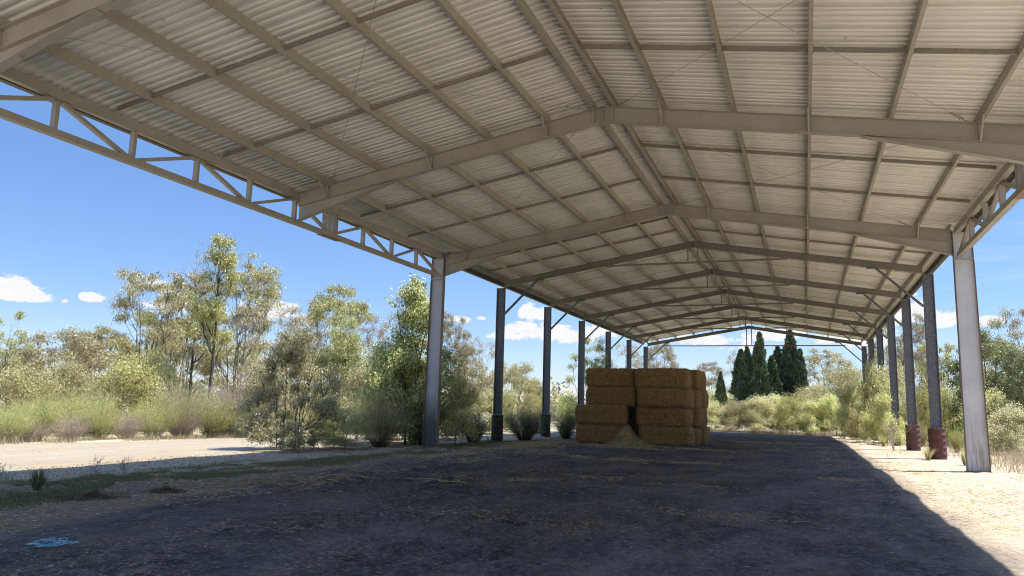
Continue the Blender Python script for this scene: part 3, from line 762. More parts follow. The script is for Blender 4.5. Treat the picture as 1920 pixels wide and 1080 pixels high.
# ------------------------------------------------------------------ foliage
def leaf_mat(name, c0, c1, c2, trans=0.25, rough=0.5):
    m, n, bs, P = new_mat(name); ri = n.n('ShaderNodeNewGeometry').outputs['Random Per Island']
    oi = n.n('ShaderNodeObjectInfo').outputs['Random']
    col = n.ramp(ri, [(0.0, c0), (0.55, c1), (1.0, c2)])
    col = n.n('ShaderNodeHueSaturation', {'Hue': n.m('ADD', 0.485, n.m('MULTIPLY', oi, 0.03)), 'Saturation': n.m('ADD', 0.85, n.m('MULTIPLY', oi, 0.2)), 'Value': n.m('ADD', 0.88, n.m('MULTIPLY', oi, 0.25)), 'Fac': 1.0, 'Color': col}).outputs[0]
    set_in(n, bs, Base_Color=col, Roughness=rough, Specular_IOR_Level=0.45)
    tb = n.n('ShaderNodeBsdfTranslucent', {'Color': col}); mx = n.n('ShaderNodeMixShader', {0: trans, 1: bs.outputs[0], 2: tb.outputs[0]})
    out = [x for x in n.t.nodes if x.type == 'OUTPUT_MATERIAL'][0]; n.t.links.new(mx.outputs[0], out.inputs[0]); return m
LF_GUM = leaf_mat('gum_leaves', (0.11, 0.105, 0.03), (0.36, 0.325, 0.11), (0.74, 0.66, 0.36), .42, .4)
LF_YEL = leaf_mat('yellow_gum_leaves', (0.11, 0.11, 0.035), (0.32, 0.30, 0.115), (0.62, 0.56, 0.30), .38)
LF_GREY = leaf_mat('grey_gum_leaves', (0.10, 0.105, 0.03), (0.37, 0.36, 0.125), (0.76, 0.72, 0.40), .45, .42)
LF_BRN = leaf_mat('tan_gum_leaves', (0.11, 0.09, 0.04), (0.33, 0.28, 0.14), (0.64, 0.56, 0.36), .35)
LF_DARK = leaf_mat('dark_gum_leaves', (0.07, 0.08, 0.028), (0.17, 0.18, 0.06), (0.38, 0.36, 0.17), .38)
LF_BROOM = leaf_mat('broom_needles', (0.21, 0.21, 0.06), (0.41, 0.40, 0.13), (0.56, 0.53, 0.24), .48, .6)
LF_DBROOM = leaf_mat('dark_broom_needles', (0.07, 0.085, 0.032), (0.14, 0.165, 0.065), (0.24, 0.27, 0.12), .3, .6)
LF_DRY = leaf_mat('dry_purple_twigs', (0.20, 0.145, 0.105), (0.36, 0.28, 0.20), (0.48, 0.40, 0.28), .3, .8)
LF_PALE = leaf_mat('pale_flowering_leaves', (0.26, 0.27, 0.08), (0.60, 0.59, 0.23), (0.92, 0.88, 0.58), .58, .6)
LF_CYP = leaf_mat('cypress_leaves', (0.022, 0.04, 0.016), (0.055, 0.088, 0.032), (0.14, 0.175, 0.07), .12, .6)
LF_GRASS = leaf_mat('green_grass_blades', (0.05, 0.065, 0.022), (0.15, 0.18, 0.05), (0.30, 0.29, 0.13), .3, .6)
LF_WHEAT = leaf_mat('dry_grass_blades', (0.28, 0.22, 0.12), (0.42, 0.34, 0.19), (0.52, 0.45, 0.28), .3, .8)
def bark(name, c0, c1):
    m, n, bs, P = new_mat(name); v = n.noise(n.mapv(P, (5, 5, 1.2)), 2.0, 6, .7, .4)
    set_in(n, bs, Base_Color=n.mix(n.ramp(v, [(.35, 0), (.65, 1)]), c0, c1), Roughness=.85); bump(n, bs, v, .5, .03); return m
BK_DARK = bark('charred_bark', (0.018, 0.014, 0.012), (0.07, 0.055, 0.045))
BK_GREY = bark('grey_bark', (0.12, 0.10, 0.085), (0.30, 0.26, 0.22))
BK_BRN = bark('brown_bark', (0.06, 0.042, 0.03), (0.17, 0.12, 0.09))
BK_PALE = bark('pale_twigs', (0.22, 0.18, 0.15), (0.42, 0.36, 0.30))

def leaves(C, rs, droop, L, Wd):
    N = len(C); D = rs.normal(size=(N, 3)); D[:, 2] -= droop; D /= np.linalg.norm(D, axis=1, keepdims=True)
    R_ = rs.normal(size=(N, 3)); Sv = np.cross(D, R_); Sv /= np.linalg.norm(Sv, axis=1, keepdims=True)
    L_ = (L*rs.uniform(.6, 1.3, N)).reshape(-1, 1); W_ = (Wd*rs.uniform(.7, 1.3, N)).reshape(-1, 1)
    v = np.stack([C, C+D*L_*.45+Sv*W_/2, C+D*L_, C+D*L_*.45-Sv*W_/2], 1).reshape(-1, 3)
    return v, np.arange(N*4).reshape(-1, 4)
def bez(p, c, q, k):
    t = np.linspace(0, 1, k).reshape(-1, 1); return (1-t)**2*p+2*t*(1-t)*c+t*t*q

def gum(seed, H=10., Wc=5., cb=.4, stems=1, ncl=22, cr=.75, nl=9000, L=.17, lw=.04, droop=.9, lm=LF_GUM, bk=BK_BRN, shape='dome', flat=.6, tr=.11, sparse=.0, lean=0., dead=0):
    """trunk(s), limbs bending up to leaf clumps; crown of many small leaves"""
    rs = np.random.RandomState(seed); tb = MB(); C = []
    # clump centres
    cl = []; tries = 0; dmin = cr*.95
    while len(cl) < ncl and tries < 6000:
        tries += 1; a = rs.rand()*6.283; u = rs.rand()
        if shape == 'dome':     # shell of an upward dome
            z = cb+(1-cb)*rs.rand()**.75; t = (z-cb)/(1-cb); rmax = math.sqrt(max(0, 1-(t*1.0-.12)**2*.97)) if t > .12 else .75+t*2
            r = rmax*rs.uniform(.35, 1)**.6
        elif shape == 'column':
            z = cb+(1-cb)*rs.rand(); t = (z-cb)/(1-cb); r = rs.rand()**.5*(1.02-t**2.2)*(.75+.25*math.sin(t*9+seed))
        elif shape == 'plume':  # narrow with top tuft
            z = cb+(1-cb)*rs.rand()**.8; t = (z-cb)/(1-cb); r = rs.rand()**.6*(.35+.65*math.sin(min(1, t*1.15)*math.pi)**.8)
        elif shape == 'umbrella':
            r = rs.rand()**.5; z = 1-(1-cb)*(.12+.55*r*r+rs.rand()*.28)
        elif shape == 'egg':
            z = cb+(1-cb)*rs.rand(); t = (z-cb)/(1-cb); r = rs.rand()**.5*(math.sin(min(1, .22+t*.85)*math.pi*.93))**.7
        else:                   # bush
            z = cb+(1-cb)*rs.rand(); t = (z-cb)/(1-cb); r = rs.rand()**.5*math.sqrt(max(0.02, 1-t*t*.95))
        p = np.array([math.cos(a)*r*Wc/2+lean*z*H*.3, math.sin(a)*r*Wc/2, z*H-cr*.4])
        if all(np.linalg.norm((p-q)*np.array([1, 1, 1.3])) > dmin for q, _ in cl): cl.append((p, cr*rs.uniform(.65, 1.25)))
        elif tries % 400 == 0: dmin *= .9
    # stems
    base_pts = []; ang0 = rs.rand()*6
    for s_ in range(stems):
        a = ang0+s_*2*math.pi/max(1, stems)+rs.uniform(-.5, .5); sp = 0 if stems == 1 else Wc*.24*rs.uniform(.6, 1.3)
        top = np.array([math.cos(a)*sp+lean*H*.28, math.sin(a)*sp, H*(.9 if shape != 'umbrella' else .8)*rs.uniform(.85, 1)])
        b0 = np.array([math.cos(a)*.07*stems, math.sin(a)*.07*stems, -.15])
        pts = bez(b0, np.array([top[0]*.35, top[1]*.35, H*.45]), top, 12)
        wob = np.cumsum(rs.normal(size=(12, 3))*.035*H/10, axis=0); wob[:, 2] = 0; pts = pts+wob*1.0; pts[0] = b0
        r0 = tr*(H/10)/math.sqrt(stems)*1.15; rr = [r0*(1-.92*(i/11)**.85)+.006 for i in range(12)]; rr[0] *= 1.25
        tb.tube(pts, rr, 7); base_pts.append((pts, rr))
    for (p, r) in cl:
        # nearest stem point well below the clump
        best = None
        for pts, rr in base_pts:
            for i in range(2, 11):
                q = pts[i]; dz = p[2]-q[2]; hd = math.hypot(*(p-q)[:2])
                cost = abs(dz-hd*1.15-.25)+hd*.6+(0 if dz > 0 else 3)
                if best is None or cost < best[0]: best = (cost, q, rr[i])
        _, q, r0 = best; hd = np.linalg.norm(p-q)
        cpt = q*.45+p*.55+np.array([0, 0, -.16*hd])+rs.normal(size=3)*.07*hd
        bp = bez(q, cpt, p, 7); bp[1:-1] += rs.normal(size=(5, 3))*.025*hd
        rb = min(r0*.6, .012+.011*hd*(H/8)); tb.tube(bp, [rb*(1-.8*i/6)+.004 for i in range(7)], 5, False)
        ns = 7
        for k in range(ns):
            d = rs.normal(size=3); d[2] = abs(d[2])*.7+.1; d /= np.linalg.norm(d)
            e = p+d*r*rs.uniform(.55, 1.05)*np.array([1, 1, flat+.2]); tb.tube([bp[-2], (p+e)/2+rs.normal(size=3)*.05*r, e], [.011, .008, .003], 3, False)
            if rs.rand() < sparse: continue
            m_ = int(1.75*nl/(ncl*ns)*(r/cr)**2*rs.uniform(.5, 1.4)); g = rs.normal(size=(m_, 3))*r*np.array([.30, .30, .26*flat+.06])
            g[:, 2] -= np.abs(rs.normal(size=m_))*r*.12*droop
            C.append(e+g)
    for k in range(dead):   # bare dead tips above the crown
        a = rs.rand()*6.28; pts, rr = base_pts[k % len(base_pts)]; q = pts[8]; e = q+np.array([math.cos(a)*Wc*.28, math.sin(a)*Wc*.28, H*rs.uniform(.22, .38)])
        bp = bez(q, (q+e)/2+np.array([0, 0, -.3]), e, 6); bp[1:-1] += rs.normal(size=(4, 3))*.08; tb.tube(bp, [.03, .026, .021, .015, .01, .004], 4, False)
        for j in (2, 3, 4):
            dd = rs.normal(size=3)*.35; dd[2] = abs(dd[2])+.6; tb.tube([bp[j], bp[j]+dd*.6, bp[j]+dd*1.1+np.array([0, 0, .15])], [.012, .008, .003], 3, False)
    C = np.concatenate(C); lv_, lf_ = leaves(C, rs, droop, L*1.1, lw*1.25)
    return tb.mesh('trunk', bk, True), np_mesh('crown', lv_, lf_, lm), H, Wc

def broom(seed, H=2.5, Wc=2.8, nst=90, nl=9000, L=.12, lw=.014, lm=LF_BROOM, bk=BK_BRN, spread=.9, up=1.3, tip=None):
    """fine upright stems fanning from the ground with needle leaves"""
    rs = np.random.RandomState(seed); tb = MB(); C = []; D = []
    for s_ in range(nst):
        a = rs.rand()*6.283; t = rs.rand()**.6*spread; l = H*rs.uniform(.55, 1.0)*(1.05-.25*t)
        b0 = np.array([math.cos(a)*.12*t*Wc/2, math.sin(a)*.12*t*Wc/2, -.08]); e = np.array([math.cos(a)*t*Wc/2, math.sin(a)*t*Wc/2, l])
        c = b0*.3+e*.5; c[2] = l*.38*rs.uniform(.8, 1.1); bp = bez(b0, c, e, 6); bp[1:-1] += rs.normal(size=(4, 3))*.02*H
        tb.tube(bp, [.016*H/2.5, .012*H/2.5, .009, .007, .005, .002], 3, False)
        k = int(nl/nst); u = rs.rand(k)**.7*.72+.28; idx = np.clip((u*5).astype(int), 0, 4); fr = (u*5-idx).reshape(-1, 1)
        pt = bp[idx]*(1-fr)+bp[np.minimum(idx+1, 5)]*fr; sp = rs.normal(size=(k, 3))*.09*H/2.5*(1+u.reshape(-1, 1)); C.append(pt+sp)
    C = np.concatenate(C); C[:, 2] = np.abs(C[:, 2]); lv_, lf_ = leaves(C, rs, -up, L, lw)
    return tb.mesh('stems', bk), np_mesh('foliage', lv_, lf_, lm), H, Wc

def bush(seed, H=2.6, Wc=3., ncl=26, cr=.5, nl=8500, L=.10, lw=.035, lm=LF_PALE, bk=BK_BRN, droop=-.2):
    return gum(seed, H, Wc, .12, 4, ncl, cr, nl, L, lw, droop, lm, bk, 'bush', .9, .07)

def cypress(seed, H=11., Wc=3., nl=14000):
    rs = np.random.RandomState(seed); tb = MB(); tb.tube([(0, 0, -.1), (.03, 0, H*.5), (0, 0, H*.96)], [.2, .12, .03], 7)
    n = nl; t = rs.rand(n)**1.25; a = rs.rand(n)*6.283
    prof = (1-t)**.72*np.clip((t+.03)/.10, .45, 1); lob = 1+.20*np.sin(a*4+t*9+seed)+.15*np.sin(a*7-t*19+seed*2)+.13*np.sin(t*41+a*3)+.08*np.sin(t*97+a*5)
    r = Wc/2*prof*lob*(1-np.abs(rs.normal(size=n))*.13)
    C = np.stack([np.cos(a)*r, np.sin(a)*r, t*H*.98+.15+(r/Wc)*.8], 1)+rs.normal(size=(n, 3))*.05
    D = np.stack([np.cos(a)*.35, np.sin(a)*.35, np.ones(n)], 1)+rs.normal(size=(n, 3))*.35; D /= np.linalg.norm(D, axis=1, keepdims=True)
    Sv = np.cross(D, rs.normal(size=(n, 3))); Sv /= np.linalg.norm(Sv, axis=1, keepdims=True); L_ = rs.uniform(.25, .5, n).reshape(-1, 1); W_ = L_*.4
    v = np.stack([C-D*L_*.3, C+Sv*W_/2, C+D*L_*.7, C-Sv*W_/2], 1).reshape(-1, 3)
    return tb.mesh('trunk', BK_BRN, True), np_mesh('crown', v, np.arange(n*4).reshape(-1, 4), LF_CYP), H, Wc

PROTO = {}
def proto(key, maker, *a, **k): PROTO[key] = (maker, a, k, None)
def get(key):
    mk, a, k, r = PROTO[key]
    if r is None: r = mk(*a, **k); PROTO[key] = (mk, a, k, r)
    return r
def gpoint(px_, depth):
    """ground point seen in the column px_ at the given forward distance"""
    d = px_dir(px_, 765); d = d/F_PX; p = CAM+d*depth
    return p[0], p[1]
def top_h(px_, depth, py):
    d = px_dir(px_, py)/F_PX; return (CAM+d*depth)[2]
def plant(key, px_, depth, top, wpx, name, cat, label, group=None, rz=None, parts=('trunk', 'crown'), dz=0.):
    tm, lm_, H, Wc = get(key); x, y = gpoint(px_, depth); z = gzf(x, y)+dz
    h = top_h(px_, depth, top)-z; w = wpx/F_PX*depth
    root = empty(name, (x, y, z), rnd.uniform(0, 6.28) if rz is None else rz); root.scale = (w/Wc, w/Wc, h/H)
    tag(root, label, cat, group)
    link_mesh(parts[0], tm, root); link_mesh(parts[1], lm_, root); return root

proto('tall', gum, 3, 11, 3.2, .42, 1, 22, .62, 9000, .17, .036, .9, LF_GUM, BK_DARK, 'plume', .8, .12, .05, 0, 2)
proto('arch', gum, 4, 11, 5.0, .50, 2, 26, .62, 8500, .16, .032, .9, LF_GUM, BK_GREY, 'umbrella', .45, .11, .12)
proto('multi', gum, 5, 8, 5.5, .50, 4, 28, .58, 8500, .16, .034, .8, LF_GUM, BK_DARK, 'dome', .6, .12, .06)
proto('multi2', gum, 6, 8, 5.5, .50, 3, 26, .62, 7600, .16, .034, .8, LF_GREY, BK_BRN, 'dome', .55, .11, .1)
proto('flat', gum, 7, 7, 6.0, .52, 3, 28, .6, 9500, .15, .034, .7, LF_GUM, BK_BRN, 'umbrella', .4, .11, .05)
proto('low', gum, 8, 6, 5.5, .30, 4, 38, .62, 11500, .15, .036, .7, LF_GUM, BK_BRN, 'dome', .75, .10, .0)
proto('yellow', gum, 9, 8, 4.5, .25, 3, 36, .66, 15000, .16, .038, .9, LF_YEL, BK_BRN, 'column', .85, .10, .0)
proto('dome', gum, 10, 9, 5.0, .62, 4, 24, .6, 9000, .16, .036, .8, LF_YEL, BK_GREY, 'umbrella', .55, .11, .04)
proto('sapling', gum, 11, 8, 3.8, .04, 3, 60, .55, 26000, .15, .038, 1.4, LF_GREY, BK_DARK, 'column', .95, .08, .0)
proto('young', gum, 12, 4.6, 3.6, .05, 6, 66, .38, 26000, .085, .027, .9, LF_GREY, BK_DARK, 'egg', .9, .06, .0)
proto('lace', gum, 13, 9, 5.0, .40, 3, 30, .6, 5200, .16, .030, .7, LF_BRN, BK_GREY, 'dome', .6, .10, .15)
proto('tan', gum, 14, 9, 6.0, .34, 3, 40, .66, 12500, .17, .038, .7, LF_BRN, BK_BRN, 'dome', .6, .12, .05)
proto('darkgum', gum, 15, 8, 5.5, .12, 3, 50, .7, 20000, .17, .044, .7, LF_DARK, BK_DARK, 'dome', .8, .13, .0)
proto('bare', gum, 16, 9, 3.6, .55, 3, 14, .6, 500, .15, .03, .5, LF_BRN, BK_GREY, 'plume', .8, .09, .7, 0, 5)
proto('broom', broom, 21, 2.5, 2.8, 120, 15000)
proto('broom2', broom, 22, 2.5, 3.0, 110, 13000, .11, .015, LF_BROOM, BK_PALE, 1.0, 1.0)
proto('dbroom', broom, 23, 2.5, 2.8, 130, 15000, .12, .014, LF_DBROOM, BK_DARK, .95, 1.2)
proto('dry', broom, 24, 2.2, 2.8, 150, 9000, .09, .013, LF_DRY, BK_PALE, 1.0, .6)
proto('pale', bush, 25)
proto('pale2', bush, 26, 2.6, 3.0, 30, .46, 9500, .10, .034, LF_PALE, BK_PALE)
proto('green', bush, 27, 2.4, 2.6, 26, .46, 10000, .075, .024, LF_BROOM, BK_BRN)
proto('olive', bush, 28, 2.6, 3.0, 26, .5, 9500, .08, .026, LF_GUM, BK_BRN)
proto('cyp', cypress, 31); proto('cyp2', cypress, 32, 11., 3.4); proto('cyp3', cypress, 33, 10., 2.4, 10000)

T = ('trunk', 'crown'); B = ('stems', 'foliage')
GT = 'gum trees in the bush beyond the shed'; GS = 'scrub bushes around the shed'; GC = 'dark cypress trees beyond the far end'
trees = [
 ('multi2', -8, 34, 578, 95, 'grey green gum cut by the left edge of the picture'),
 ('low', 105, 36, 622, 170, 'low rounded gum with bushy crown at far left of the bush'),
 ('flat', 182, 39, 588, 130, 'flat topped gum between the low rounded gum and the forked gum'),
 ('multi', 262, 40, 500, 160, 'forked gum with high rounded crown over a short black trunk'),
 ('multi2', 322, 42, 535, 145, 'black trunked gum with a leaning side stem and open crown'),
 ('bare', 345, 46, 455, 90, 'nearly leafless dead gum with bare branch tips against the sky'),
 ('tall', 392, 37, 424, 85, 'tallest slender gum with dark straight trunk and narrow plume crown'),
 ('arch', 448, 45, 430, 130, 'tall pale limbed gum with arching crown right of the tallest gum'),
 ('lace', 500, 43, 560, 150, 'thin lacy gum with spreading open crown below the tallest pair'),
 ('tall', 352, 44, 498, 80, 'slender gum with grey crown just left of the tallest gum'),
 ('multi2', 432, 47, 520, 130, 'open gum filling the gap behind the tallest pair of gums'),
 ('lace', 575, 47, 590, 110, 'thin gum above the young many stemmed gum'),
 ('dome', 627, 46, 508, 128, 'gum with fan of pale limbs holding a yellowish dome crown'),
 ('yellow', 640, 40, 590, 125, 'dense yellow green gum below the dome crowned gum'),
 ('lace', 705, 44, 585, 90, 'brownish open gum left of the tall drooping sapling'),
 ('sapling', 772, 32, 517, 180, 'tall sapling gum with drooping leaves beside the left steel column'),
 ('tan', 845, 45, 585, 80, 'tan gum showing just right of the left steel column'),
 ('lace', 896, 60, 630, 75, 'feathery see through gum seen left of the first galvanised column'),
 ('low', 880, 50, 685, 100, 'bushy low gum below the feathery gum'),
 ('low', 965, 52, 683, 110, 'bushy gum between the first and second galvanised columns at left'),
 ('yellow', 1005, 56, 712, 60, 'small rounded gum just left of the second galvanised column'),
 ('multi2', 1105, 55, 632, 85, 'grey green gum rising behind the left end of the bale stack'),
 ('lace', 1165, 85, 640, 95, 'pale see through gum behind the topmost left bale'),
 ('tan', 1238, 82, 640, 95, 'tan gum between the far columns above the bales'),
 ('tan', 1330, 110, 678, 90, 'distant tan gum left of the cypress row'),
 ('lace', 1385, 125, 655, 50, 'distant thin gum crown peeping behind the leftmost large cypress'),
 ('tan', 1555, 105, 655, 120, 'distant rounded gum standing right of the cypress row'),
 ('lace', 1625, 110, 690, 80, 'distant thin gum behind the farthest right columns'),
 ('multi2', 1660, 62, 600, 80, 'open gum behind the middle right columns'),
 ('tan', 1722, 58, 590, 95, 'tan gum with dark forked trunk behind the right columns'),
 ('multi', 1770, 52, 640, 90, 'gum with low branching dark trunk just left of the white column'),
 ('darkgum', 1860, 42, 620, 150, 'dense dark green gum right of the white column'),
 ('multi2', 1915, 50, 575, 120, 'open topped gum at the right edge of the picture'),
 ('darkgum', 1935, 38, 660, 110, 'dark leafy gum low at the right edge of the picture'),
 ('low', 15, 40, 660, 120, 'low gum behind the bushes at the left edge'),
 ('low', 200, 46, 640, 150, 'low gum filling behind the flat topped gum'),
 ('low', 330, 48, 640, 160, 'low gum filling behind the black trunked gum'),
 ('low', 450, 50, 640, 170, 'low gum filling behind the tallest gum'),
 ('low', 560, 48, 650, 130, 'low gum left of the dense yellow green gum'),
 ('low', 740, 50, 660, 140, 'low gum behind the tall drooping sapling'),
 ('young', 545, 26.7, 618, 165, 'young many stemmed gum rooted at the shadow edge on the left'),
]
for i, (k, px_, d, top, w, lab) in enumerate(trees):
    plant(k, px_, d, top, w, 'gum_tree', 'tree', lab, GT, None, T)
shrubs = [
 ('broom', 717, 29.8, 728, 135, 'dark_', 'feathery broom bush standing left of the left steel column'),
 ('dbroom', 800, 31.5, 735, 110, '', 'dark shaded bush crowding the foot of the left steel column'),
 ('dbroom', 890, 33.5, 762, 80, '', 'dark broom bush left of the sooty olive drum'),
 ('dbroom', 985, 36, 758, 95, '', 'dark broom bush between the two left drums'),
 ('dbroom', 1062, 38, 768, 60, '', 'dark round bush between the green drum and the bales'),
 ('olive', 862, 30, 720, 80, '', 'olive bush just right of the left steel column'),
 ('green', 640, 28, 770, 110, '', 'bright green bush behind the young many stemmed gum'),
]
def shrub(k, px_, d, top, w, lab):
    if d < 0: d = -d/(px_dir(px_, 765)[1]/F_PX)
    if px_ < 620: d = max(d, 26.3+px_/440*7.4)+(d-26.3-px_/440*7.4 > 2)*.0
    plant(k, px_, d, top, w, 'scrub_bush', 'bush', lab, GS, None, B)
for (k, px_, d, top, w, _, lab) in shrubs: shrub(k, px_, d, top, w, lab)
# left bank bushes: (proto, px, depth, top, width, label)
for a in [
 ('broom2', 10, 26, 745, 130, 'yellow green bush at the left edge of the track'), ('broom', 75, 28, 735, 110, 'feathery green bush second from the left edge'),
 ('olive', 40, 31, 700, 140, 'olive bush rising behind the leftmost track bushes'), ('dry', 135, 26.5, 770, 100, 'dry pinkish bush third along the track from the left'),
 ('broom2', 150, 31, 715, 130, 'tall green broom bush behind the dry pinkish one'), ('broom', 190, 28, 750, 95, 'green broom bush below the flat topped gum'),
 ('dry', 240, 28, 765, 90, 'dry purple brown bush below the forked gum'), ('olive', 230, 34, 690, 140, 'olive bush at the foot of the forked gum'),
 ('broom2', 290, 29, 742, 100, 'yellow green broom bush right of the purple brown bush'), ('broom2', 345, 32, 705, 110, 'green bush at the foot of the black trunked gum'),
 ('dry', 345, 29.5, 765, 85, 'dry twiggy bush below the leaning gum'), ('broom', 400, 30.5, 735, 105, 'bright broom bush in front of the tallest gum'),
 ('broom2', 455, 31, 738, 95, 'pale broom bush right of the tallest gum trunk'), ('dry', 425, 34, 700, 120, 'tall dry thicket behind the bright broom bush'),
 ('olive', 500, 33, 690, 120, 'olive bush behind the young gum on its left'), ('broom', 600, 33, 720, 120, 'broom bush behind the young gum on its right'),
 ('olive', 680, 34, 700, 110, 'olive bush behind the feathery broom bush'), ('olive', 760, 36, 690, 130, 'olive bush behind the drooping sapling'),
 ('broom2', 850, 42, 735, 110, 'sunny broom bush seen past the left steel column'), ('green', 930, 46, 735, 110, 'sunny green bush behind the first galvanised column at left'),
 ('broom2', 1010, 50, 745, 90, 'sunny yellow bush behind the second galvanised column at left'), ('pale', 1070, 56, 745, 70, 'pale bush under the blue hills left of the bales'),
 ('olive', 275, 37, 672, 120, 'olive thicket behind the forked gum trunk'), ('dry', 60, 27, 780, 90, 'short dry bush near the left end of the track'),
 ('olive', 120, 33, 690, 120, 'olive bush under the low rounded gum'), ('broom', 530, 30, 750, 90, 'green broom bush just left of the young gum stems')]: shrub(*a)
# right side and far end
for a in [
 ('pale', 1325, -69, 756, 70, 'pale flowering bush touching the right end of the bales'), ('pale2', 1345, 95, 738, 80, 'pale round bush in front of the small cypress'),
 ('olive', 1380, -69.3, 757, 75, 'pale yellow bush at the far edge of the floor, second from the bales'), ('pale2', 1422, -69, 752, 76, 'rounded yellow green bush below the twin cypresses'),
 ('pale', 1450, 90, 744, 80, 'broad yellow green bush before the pointed cypress'), ('green', 1480, -69.2, 748, 70, 'green topped bush under the widest cypress'),
 ('pale2', 1522, -69, 758, 66, 'pale bush at the far edge below the rightmost cypress'), ('olive', 1530, 92, 730, 90, 'brownish bush right of the widest cypress'),
 ('pale', 1560, -69.5, 745, 62, 'pale bush at the far right corner of the dark floor'), ('olive', 1590, 84, 700, 90, 'tall olive bush behind the far right corner'),
 ('pale2', 1605, 54, 728, 75, 'pale flowering bush in front of the farthest right columns'), ('green', 1603, 49, 772, 55, 'bright green bush low beside the sunny gravel'),
 ('pale', 1640, 45, 688, 75, 'tall pale bush hiding the fourth right column foot'), ('pale2', 1655, 41.5, 745, 75, 'pale bush beside the half hidden drum'),
 ('pale', 1672, 47, 690, 70, 'cream flowering bush in front of the third right column'), ('green', 1722, 44, 735, 70, 'bright green bush between the two right drums'),
 ('broom', 1722, 40.5, 790, 45, 'low bright green bush behind the nearest red drum'), ('green', 1780, 44, 735, 85, 'green bush left of the white column'),
 ('broom', 1790, 34, 800, 32, 'small bright green broom just left of the white column'), ('pale', 1855, 38, 738, 80, 'cream flowering bush right of the white column'),
 ('pale2', 1895, 33, 770, 90, 'cream flowering bush at the right edge of the picture'), ('olive', 1850, 48, 700, 110, 'olive bush under the dark green gum'),
 ('olive', 1740, 56, 715, 90, 'olive bush behind the nearest galvanised column on the right'), ('green', 1625, 70, 740, 60, 'green bush among the farthest right columns'),
 ('pale', 1500, 105, 735, 100, 'wide pale bush far behind the cypress row'), ('pale2', 1400, 105, 740, 100, 'pale bush under the leftmost large cypress')]: shrub(*a)
cyps = [('cyp3', 1352, 94, 698, 24, 'smallest cypress standing alone left of the group'), ('cyp2', 1391, 104, 655, 46, 'broad leftmost cypress of the group'),
 ('cyp', 1403, 98, 650, 40, 'tall cypress with pale left tip, second in the group'), ('cyp3', 1418, 106, 650, 26, 'slim cypress squeezed left of the tallest spire'),
 ('cyp3', 1427, 96, 623, 36, 'tallest spire like cypress in the middle of the group'), ('cyp', 1449, 98, 667, 42, 'short cypress right of the tallest spire'),
 ('cyp', 1461, 102, 649, 44, 'pointed cypress with pale right edge'), ('cyp2', 1485, 100, 618, 54, 'widest tall cypress at the right of the group'),
 ('cyp3', 1503, 98, 655, 34, 'slim cypress leaning on the right side of the widest one')]
for (k, px_, d, top, w, lab) in cyps: plant(k, px_, d, top, w*1.12, 'cypress_tree', 'cypress', lab, GC)

# far bush that reads as one mass
rs = np.random.RandomState(77); Cs = []
for i in range(420):
    a = rs.uniform(-1.35, .55); d = rs.uniform(95, 190); x, y = math.sin(a)*d, math.cos(a)*d
    if -22 < x < 12 and y < 130: continue
    h = rs.uniform(2.0, 5.0); w = rs.uniform(2.5, 6); g = rs.normal(size=(150, 3))*np.array([w*.4, w*.4, h*.28]); g[:, 2] = np.abs(g[:, 2]+h*.5); Cs.append(g+np.array([x, y, gzf(x, y)]))
fv, ff = leaves(np.concatenate(Cs), rs, .3, .8, .3)
tag(link_mesh('far_scrub', np_mesh('far_scrub', fv, ff, LF_GUM)), 'far off olive scrub closing the view behind the trees', 'scrub', None, 'stuff')

# ------------------------------------------------------------------ grass, weeds
def blades(name, xy, hgt_, wd, mat, label, cat, tilt=.35):
    rs = np.random.RandomState(len(xy)); x, y = xy; N = len(x); z = gz(x, y)+hz_at(x, y)
    C = np.stack([x, y, z-.005], 1); D = np.stack([rs.normal(size=N)*tilt, rs.normal(size=N)*tilt, np.ones(N)], 1); a = rs.rand(N)*6.28
    Sv = np.stack([np.cos(a), np.sin(a), np.zeros(N)], 1); H_ = (hgt_*rs.uniform(.4, 1.3, N)).reshape(-1, 1)
    v = np.stack([C-Sv*wd/2, C+Sv*wd/2, C+D*H_], 1).reshape(-1, 3)
    o = link_mesh(name, np_mesh(name, v, np.arange(N*3).reshape(-1, 3), mat)); tag(o, label, cat, None, 'stuff'); return o
rs = np.random.RandomState(5)
def band(N, y0, y1, fx_, w, thr, seed):
    u = rs.rand(N); y = y0*(y1/y0)**u; x = fx_(y)+rs.normal(size=N)*w
    k = vnoise(x+90, y*.5+90, .9, seed)*.6+vnoise(x+90, y*.6+90, 2.6, seed+2)*.4; s_ = k > thr; return x[s_], y[s_]
g1 = band(120000, 7.5, 34, lambda y: -11.75-.25*np.sin(y*.5)-.05*(y-8), .42, .42, 51); g2 = band(110000, 10, 34, lambda y: -13.3+.3*np.sin(y), .75, .5, 53)
blades('green_grass', (np.concatenate([g1[0], g2[0]]), np.concatenate([g1[1], g2[1]])), .055, .010, LF_GRASS, 'short green grass strip along the left edge of the floor', 'grass')
d1 = band(22000, 12, 70, lambda y: -25.6+np.clip((y-17)/13, -.5, 1)*3.0-1.3*rs.rand(len(y)), .25, .40, 55)
blades('dry_grass', d1, .26, .012, LF_WHEAT, 'tall dry grass along the foot of the left bushes', 'grass', .25)
d2 = band(16000, 26, 80, lambda y: 7.6+2.2*rs.rand(len(y)), 1.3, .42, 57)
blades('dry_grass', d2, .35, .02, LF_WHEAT, 'dry grass tufts between the right columns and bushes', 'grass', .35)
d3 = band(5000, 67.2, 69, lambda y: -14+20*rs.rand(len(y)), .5, .2, 58)
blades('dry_grass', d3, .4, .03, LF_WHEAT, 'dry grass at the far end of the dark floor', 'grass', .3)

